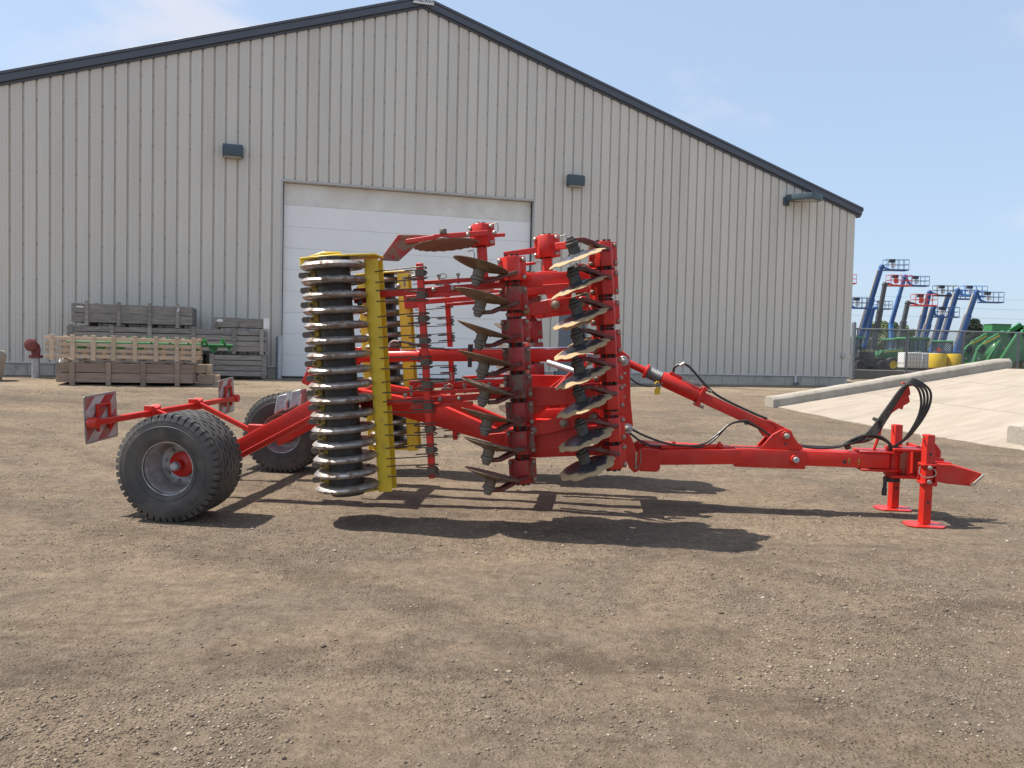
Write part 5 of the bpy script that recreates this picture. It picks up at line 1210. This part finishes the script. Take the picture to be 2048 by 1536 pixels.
    for x in (x0, x1):
        for z in (z1, z0 + 0.55 * (z1 - z0)): rl.tube(P(x, z, -bdep / 2), P(x, z, bdep / 2), rr, n=5)
    obj('platform_rail', rl, bc, t)
    xb = x0 + 0.30 * (x1 - x0)
    obj('control_box', MB().span(tuple(P(xb - 0.25, z1 - 0.30, -0.25)), tuple(P(xb + 0.33, z1 + 0.05, 0.15))), MACH, t, bevel=0.03)
    obj('control_panel', MB().span(tuple(P(xb - 0.2, z0 + 0.3, -0.30)), tuple(P(xb + 0.3, z1 - 0.36, -0.26))), WHITE if style == 'blue' else LIFTR, t)
boom_lift('tallest blue boom lift, leaning, second basket from the building corner', 85, (38.34, 4.78), (40.29, 12.2), (40.62, 12.98, 43.04, 11.79), BLUE, BLUE)
boom_lift('charcoal boom lift with the higher red basket', 84, (39.35, 3.95), (40.24, 10.19), (40.55, 11.18, 42.93, 10.0), LIFTG, LIFTR, 'dark')
boom_lift('blue articulated boom lift with a bent lower arm', 88, (43.6, 5.3), (44.4, 11.55), (44.93, 11.57, 46.95, 10.43), BLUEL, BLUE, arm2=[(43.05, 6.15), (43.85, 9.35)])
boom_lift('charcoal boom lift with the lower red basket', 82, (41.13, 4.36), (41.78, 8.08), (42.3, 9.0, 44.7, 7.75), LIFTG, LIFTR, 'dark')
boom_lift('blue boom lift with a dark grey basket just right of the lower red one', 90, (47.26, 4.24), (48.35, 9.99), (48.92, 10.78, 51.4, 9.57), BLUE, MACH)
boom_lift('shortest blue boom lift with the lowest basket in the row', 83, (44.15, 4.04), (45.1, 7.72), (45.21, 7.77, 47.62, 6.66), BLUE, BLUE)
boom_lift('blue boom lift directly behind the lowest basket', 92, (50.23, 4.35), (51.7, 10.0), (52.2, 10.53, 54.6, 9.4), BLUE, BLUE)
boom_lift('blue boom lift left of the rightmost one', 87, (48.45, 4.21), (49.9, 10.0), (50.37, 10.52, 52.96, 9.32), BLUE, BLUEL)
boom_lift('rightmost blue boom lift', 85, (49.2, 4.3), (50.86, 9.69), (51.27, 9.68, 53.57, 8.5), BLUE, BLUE)
boom_lift('low blue boom lift half hidden by the building corner', 84, (36.1, 4.0), (36.4, 7.3), (36.56, 8.65, 38.6, 7.47), BLUE, BLUE)
boom_lift('distant small blue boom lift behind the charcoal boom', 98, (44.9, 5.0), (45.6, 8.5), (45.85, 9.5, 47.8, 8.45), BLUE, BLUE)
boom_lift('red basket boom lift almost wholly behind the building corner', 86, (35.9, 4.5), (36.4, 9.9), (36.1, 11.34, 37.82, 10.3), LIFTG, LIFTR, 'dark')

TG = 'green tractors behind the fence'
def tractor(label, x, y, rot, cabz=2.62, sc=1.0, smv=False, hood=True):
    gz = Gz(x, y)
    t = thing('tractor', label, 'tractor', T(x, y, gz) @ RZ(rot) @ Matrix.Scale(sc, 4), TG)
    obj('chassis', MB().span((-0.5, -0.35, 0.55), (2.6, 0.35, 1.05)), MACH, t, bevel=0.03)
    obj('hood', MB().prism([(0.75, 1.05), (2.75, 0.95), (2.85, 1.25), (2.6, 1.55), (0.75, 1.72)], (0, 0, 0), (1, 0, 0), (0, 0, 1), 0.75), GREEN, t, bevel=0.05, seg=2)
    for sy in (-1, 1): obj('hood_stripe', MB().bar((0.85, sy * 0.384, 1.60), (2.5, sy * 0.384, 1.46), 0.01, 0.07), JDY, t)
    obj('cab_glass', MB().prism([(-0.75, 1.25), (0.70, 1.25), (0.62, 2.45), (-0.68, 2.45)], (0, 0, 0), (1, 0, 0), (0, 0, 1), 1.42), GLASS, t, bevel=0.03)
    fr_ = MB()
    for sy in (-0.72, 0.72):
        for a, c in (((-0.76, 1.2), (-0.69, 2.46)), ((0.71, 1.2), (0.63, 2.46)), ((-0.05, 1.2), (-0.05, 2.46))): fr_.bar((a[0], sy, a[1]), (c[0], sy, c[1]), 0.06, 0.06, up=(1, 0, 0))
    obj('cab_frame', fr_, MACH, t)
    obj('cab_roof', MB().prism([(-0.95, 2.47), (0.98, 2.47), (0.98, 2.56), (0.80, cabz), (-0.80, cabz), (-0.95, 2.56)], (0, 0, 0), (1, 0, 0), (0, 0, 1), 1.62), GREENB, t, bevel=0.04, seg=2)
    for sx in (-0.9, 0.93):
        for sy in (-0.6, 0.6): obj('work_light', MB().span((sx - 0.06, sy - 0.09, 2.36), (sx + 0.06, sy + 0.09, 2.46)), MACH, t)
    for sy in (-1, 1):
        obj('fender', MB().prism([(-1.05, 1.15), (-0.75, 1.55), (0.1, 1.6), (0.45, 1.25), (0.35, 1.22), (0.05, 1.5), (-0.7, 1.46), (-0.95, 1.12)], (0, sy * 0.95, 0), (1, 0, 0), (0, 0, 1), 0.5), GREEN, t)
        wheelm('wheel', 0.80, 0.48, JDY, t, -0.35, sy * 0.98, 0.80, 0 if sy < 0 else math.pi)
        wheelm('wheel', 0.55, 0.36, JDY, t, 2.15, sy * 0.92, 0.55, 0 if sy < 0 else math.pi)
    obj('exhaust', MB().tube((0.9, 0.42, 1.5), (0.9, 0.42, 2.5), 0.05), MACH, t)
    if smv: obj('slow_sign', MB().prism([(-0.20, 0), (0.20, 0), (0.03, 0.34), (-0.03, 0.34)], (-0.82, 0.25, 1.75), (0, 1, 0), (0, 0, 1), 0.02), ORANGE, t)
    return t
tractor('green tractor beside the fence gate post, cab in front of the blue boom', 26.2, 60, R(-12))
tractor('green tractor with the higher cab roof behind the white tank', 30.5, 61, R(195))
tractor('green tractor with the lower cab roof just left of the yellow drums', 29.2, 56.5, R(188), sc=0.98)
tractor('green tractor showing an orange slow-vehicle triangle on its back', 33.4, 60, R(62), smv=True, sc=0.95)
# black skid steer with a grate guard
gz = Gz(26.5, 54)
t = thing('skid_steer', 'black skid-steer loader with an upright grate behind the left fence bay', 'loader', T(24.7, 54, gz) @ RZ(R(4)))
obj('body', MB().prism([(-1.3, 0.35), (1.3, 0.35), (1.4, 0.75), (1.1, 0.95), (-1.3, 0.95)], (0, 0, 0), (1, 0, 0), (0, 0, 1), 1.3), MACH, t, bevel=0.05)
gr = MB()
for k in range(7): gr.span((-1.1 + 0.32 * k, -0.75, 0.9), (-1.05 + 0.32 * k, -0.70, 1.62))
gr.span((-1.15, -0.76, 1.60), (0.95, -0.69, 1.68)); gr.span((-1.15, -0.76, 0.86), (0.95, -0.69, 0.93))
obj('grate', gr, MACH, t)
obj('cab', MB().span((-0.7, -0.4, 0.95), (0.5, 0.5, 1.45)), LIFTG, t, bevel=0.05)
for sx in (-0.75, 0.8):
    for sy in (-0.75, 0.75): wheelm('wheel', 0.42, 0.3, MACH, t, sx, sy, 0.42)
# white tanks in wire cages, yellow drums
def tote(label, x, y):
    gz = Gz(x, y); t = thing('caged_tank', label, 'tank', T(x, y, gz), 'white caged tanks')
    obj('tank', MB().span((-0.56, -0.46, 0.35), (0.56, 0.46, 1.36)), WHITE, t, bevel=0.07, seg=3)
    obj('pallet', MB().span((-0.6, -0.5, 0.12), (0.6, 0.5, 0.3)), MACH, t)
    cg = MB()
    for i in range(7): cg.tube((-0.6 + 0.2 * i, -0.5, 0.3), (-0.6 + 0.2 * i, -0.5, 1.42), 0.009, n=4)
    for z in (0.45, 0.70, 0.95, 1.2, 1.42): cg.tube((-0.6, -0.5, z), (0.6, -0.5, z), 0.009, n=4)
    for z in (0.7, 1.42): cg.tube((0.6, -0.5, z), (0.6, 0.5, z), 0.009, n=4).tube((-0.6, -0.5, z), (-0.6, 0.5, z), 0.009, n=4)
    obj('cage', cg, FENCEM, t)
tote('white caged tank left of the yellow drums', 25.75, 50); tote('white caged tank standing behind the yellow drums', 27.4, 51)
def ydrum(label, x, y):
    gz = Gz(x, y); t = thing('yellow_drum', label, 'drum', T(x, y, gz), 'yellow drums by the fence')
    obj('shell', MB().lathe([(0, 0.40), (0.49, 0.40), (0.50, 0.42), (0.50, 1.25), (0.49, 1.28), (0, 1.30)], (0, 0, 0), (0, 0, 1), 32, unit=True), JDY, t)
    obj('boss', MB().tube((0.18, -0.44, 0.80), (0.20, -0.52, 0.80), 0.07), JDY, t)
    obj('stand', MB().span((-0.4, -0.35, 0.0), (-0.3, 0.35, 0.395)).span((0.3, -0.35, 0.0), (0.4, 0.35, 0.395)), HYDR, t)
ydrum('left yellow drum in front of the white tanks', 26.2, 47.5); ydrum('right yellow drum in front of the white tanks', 27.25, 47.5)
# stone chunk on the low wall
# green loader frames at the right
def loader(label, x, y, pts_list, stripe, rot=0.0, sc=1.0):
    gz = Gz(x, y); t = thing('front_loader', label, 'loader', T(x, y, gz) @ RZ(rot) @ Matrix.Scale(sc, 4), 'green front loaders')
    for sy in (-0.55, 0.55):
        for pts in pts_list:
            b = MB()
            for i in range(len(pts) - 1):
                a, c = pts[i], pts[i + 1]
                b.bar((a[0], sy, a[1]), (c[0], sy, c[1]), 0.16, a[2], up=(0, 1, 0.001), h1=c[2]) if False else b.bar((a[0], sy, a[1]), (c[0], sy, c[1]), 0.16, a[2], up=(-(c[1] - a[1]), 0, (c[0] - a[0])), h1=c[2])
            obj('loader_arm', b, GREENB, t, bevel=0.02)
        a, c = stripe
        obj('arm_stripe', MB().bar((a[0], sy - 0.084, a[1]), (c[0], sy - 0.084, c[1]), 0.01, 0.085, up=(-(c[1] - a[1]), 0, (c[0] - a[0]))), JDY, t)
        for k, (u, w) in enumerate(((0.25, 0.35), (0.62, 0.62))):
            q0, q1 = pts_list[0][0], pts_list[0][1]
            obj('pivot', MB().tube((q0[0] + (q1[0] - q0[0]) * u, sy - 0.12, q0[1] + (q1[1] - q0[1]) * u), (q0[0] + (q1[0] - q0[0]) * u, sy + 0.12, q0[1] + (q1[1] - q0[1]) * u), 0.05), LIFTS, t)
    q = pts_list[0][0]
    obj('cross_tube', MB().tube((q[0] + 0.2, -0.55, q[1] + 0.5), (q[0] + 0.2, 0.55, q[1] + 0.5), 0.09), GREEN, t)
    obj('frame_back', MB().span((q[0] - 0.1, -0.5, 0.05), (q[0] + 0.8, 0.5, 0.35)), MACH, t)
    return t
loader('big green front loader with a long yellow stripe at the right edge', 29.0, 45.5, [[(-0.5, 0.1, 0.55), (0.75, 2.35, 0.5), (1.2, 2.75, 0.35)], [(0.55, 2.0, 0.42), (1.4, 2.55, 0.45), (3.3, 3.2, 0.40)], [(-0.9, 0.2, 0.16), (0.35, 2.3, 0.16)], [(1.0, 1.7, 0.14), (2.9, 2.2, 0.14)]], ((1.35, 2.75), (2.75, 3.17)), sc=1.12)
loader('smaller green front loader left of the big one', 27.7, 46.5, [[(-0.25, 0.1, 0.42), (0.1, 1.35, 0.42), (0.25, 1.55, 0.3)], [(0.0, 1.2, 0.40), (0.5, 1.75, 0.36), (1.3, 2.25, 0.30)], [(0.5, 0.2, 0.12), (1.2, 1.9, 0.12)]], ((0.2, 1.65), (1.0, 2.1)), sc=1.15)
loader('green loader frame cut off by the right picture edge', 31.4, 44, [[(-0.2, 0.1, 0.4), (0.6, 1.6, 0.4)], [(-0.9, 1.5, 0.12), (1.0, 1.85, 0.12)], [(0.2, 0.9, 0.5), (1.4, 2.2, 0.5)]], ((0.3, 1.3), (1.1, 2.1)))
# combine with its grain tank above the loaders
cx, cy = 33.0, 52.5; gz = Gz(cx, cy)
t = thing('combine', 'green harvester body with a square grain tank behind the loaders', 'harvester', T(cx, cy, gz))
obj('body', MB().prism([(-0.8, 0.9), (2.4, 0.9), (2.5, 1.7), (1.4, 2.2), (-0.6, 2.2), (-1.0, 1.4)], (0, 0, 0), (1, 0, 0), (0, 0, 1), 1.3), GREEN, t, bevel=0.06)
obj('grain_tank', MB().prism([(-0.72, 2.2), (0.52, 2.2), (0.55, 3.40), (-0.75, 3.40)], (0, 0, 0), (1, 0, 0), (0, 0, 1), 1.0), GREENB, t, bevel=0.02)
obj('tank_rim', MB().span((-0.78, -0.53, 3.40), (0.58, 0.53, 3.45)), GREEN, t)
for sx, r in ((-0.3, 0.85), (1.8, 0.6)):
    for sy in (-0.85, 0.85): wheelm('wheel', r, 0.6, JDY, t, sx, sy, r, 0 if sy < 0 else math.pi)

# ================================================================ TREES AND LINES
def tree(name, label, x, y, h, w, kind, seed, n=3600):
    rr = np.random.default_rng(seed); gz = Gz(x, y)
    t = thing(name, label, 'tree', T(x, y, gz), 'trees beyond the yard')
    tr = MB(); tr.tube((0, 0, -0.3), (0, 0, h * 0.75), 0.035 * h, 0.01 * h, 9)
    for k in range(9):
        a = rr.random() * 6.28; z = h * (0.25 + 0.5 * rr.random()); l = w * 0.38
        tr.tube((0, 0, z), (l * math.cos(a), l * math.sin(a), z + l * 0.5), 0.012 * h, 0.003 * h, 6)
    obj('trunk', tr, BARK, t)
    if kind == 'broad':
        nc = 46; C = rr.normal(size=(nc, 3)); C /= np.linalg.norm(C, axis=1)[:, None]
        C *= (0.45 + 0.5 * rr.random((nc, 1))); C = C * np.array([w / 2, w / 2, h * 0.40]) + np.array([0, 0, h * 0.56])
        pick = rr.integers(0, nc, n); rad = w * 0.115
        D = rr.normal(size=(n, 3)); D /= np.linalg.norm(D, axis=1)[:, None]
        P = C[pick] + D * (rad * (0.35 + 0.75 * rr.random((n, 1)))) * np.array([1, 1, 1.15]); sz = 0.042 * w * (0.6 + 0.8 * rr.random(n))
    else:
        f = rr.random(n) ** 0.75; z = h * (0.06 + 0.93 * f); tier = 1 + 0.22 * np.sin(f * 46)
        a = rr.random(n) * 6.28; lob = 1 + 0.22 * np.sin(a * 5 + f * 9) + 0.12 * np.sin(a * 11)
        r = w / 2 * (1 - f) ** (0.8 if kind == 'cone' else 0.45) * tier * lob * (0.35 + 0.65 * rr.random(n) ** 0.5)
        P = np.stack([r * np.cos(a), r * np.sin(a), z - 0.12 * r], -1); sz = 0.05 * w * (0.6 + 0.8 * rr.random(n))
    A = rr.normal(size=(n, 3)); A /= np.linalg.norm(A, axis=1)[:, None]; B = np.cross(A, rr.normal(size=(n, 3))); B /= np.linalg.norm(B, axis=1)[:, None]
    s_ = sz[:, None]
    q = np.stack([P - A * s_, P - B * s_ * .55, P + A * s_, P + B * s_ * .55], 1).reshape(-1, 3)
    me = bpy.data.meshes.new('crown')
    me.from_pydata([tuple(v_) for v_ in q], [], [(4 * i, 4 * i + 1, 4 * i + 2, 4 * i + 3) for i in range(n)])
    me.materials.append(LEAF if kind == 'broad' else LEAFC)
    obj('crown', me, None, t)
tree('broadleaf_tree', 'round pale-green willow behind the charcoal boom', 61.2, 130, 8.2, 5.6, 'broad', 1, 6500)
tree('broadleaf_tree', 'second pale-green willow right beside the first', 65.2, 131, 8.3, 5.4, 'broad', 2, 6500)
tree('conifer_tree', 'broad dark conifer left of the green grain tank', 78.2, 131, 8.6, 5.6, 'round', 3, 6000)
tree('conifer_tree', 'narrow dark conifer left of the broad one', 75.0, 128, 7.6, 3.4, 'cone', 4, 4200)
tree('conifer_tree', 'small distant conifer beside the fence gate post', 60.0, 138, 6.4, 2.6, 'cone', 5, 2500)
tree('broadleaf_tree', 'low dark-green tree between the rightmost booms', 72.2, 135, 5.4, 4.6, 'broad', 6, 3000)
tree('broadleaf_tree', 'low green tree hidden behind the harvester', 83.0, 140, 5.6, 6.0, 'broad', 7, 3000)
for k, z in enumerate((10.6, 12.4, 14.3)):
    pts = [(40 + 12 * i, 150, z - 0.012 * (i * 12 - 40) ** 2 / 40 + 0.35) for i in range(11)]
    tag(obj('power_line', MB().path(pts, 0.022, 4), FENCEM), ['lowest', 'middle', 'highest'][k] + ' of the thin power lines crossing the right sky', 'power line', 'power lines')
for x in (36, 166):
    tt_ = thing('utility_pole', 'wooden utility pole carrying the power lines ' + ('behind the building' if x < 100 else 'right of the picture'), 'utility pole', T(x, 150, Gz(x, 150)))
    obj('pole', MB().tube((0, 0, -0.5), (0, 0, 14.6), 0.18, 0.12), BARK, tt_); obj('crossarm', MB().box((0, 0, 13.6), (0.14, 2.0, 0.14)), BARK, tt_)
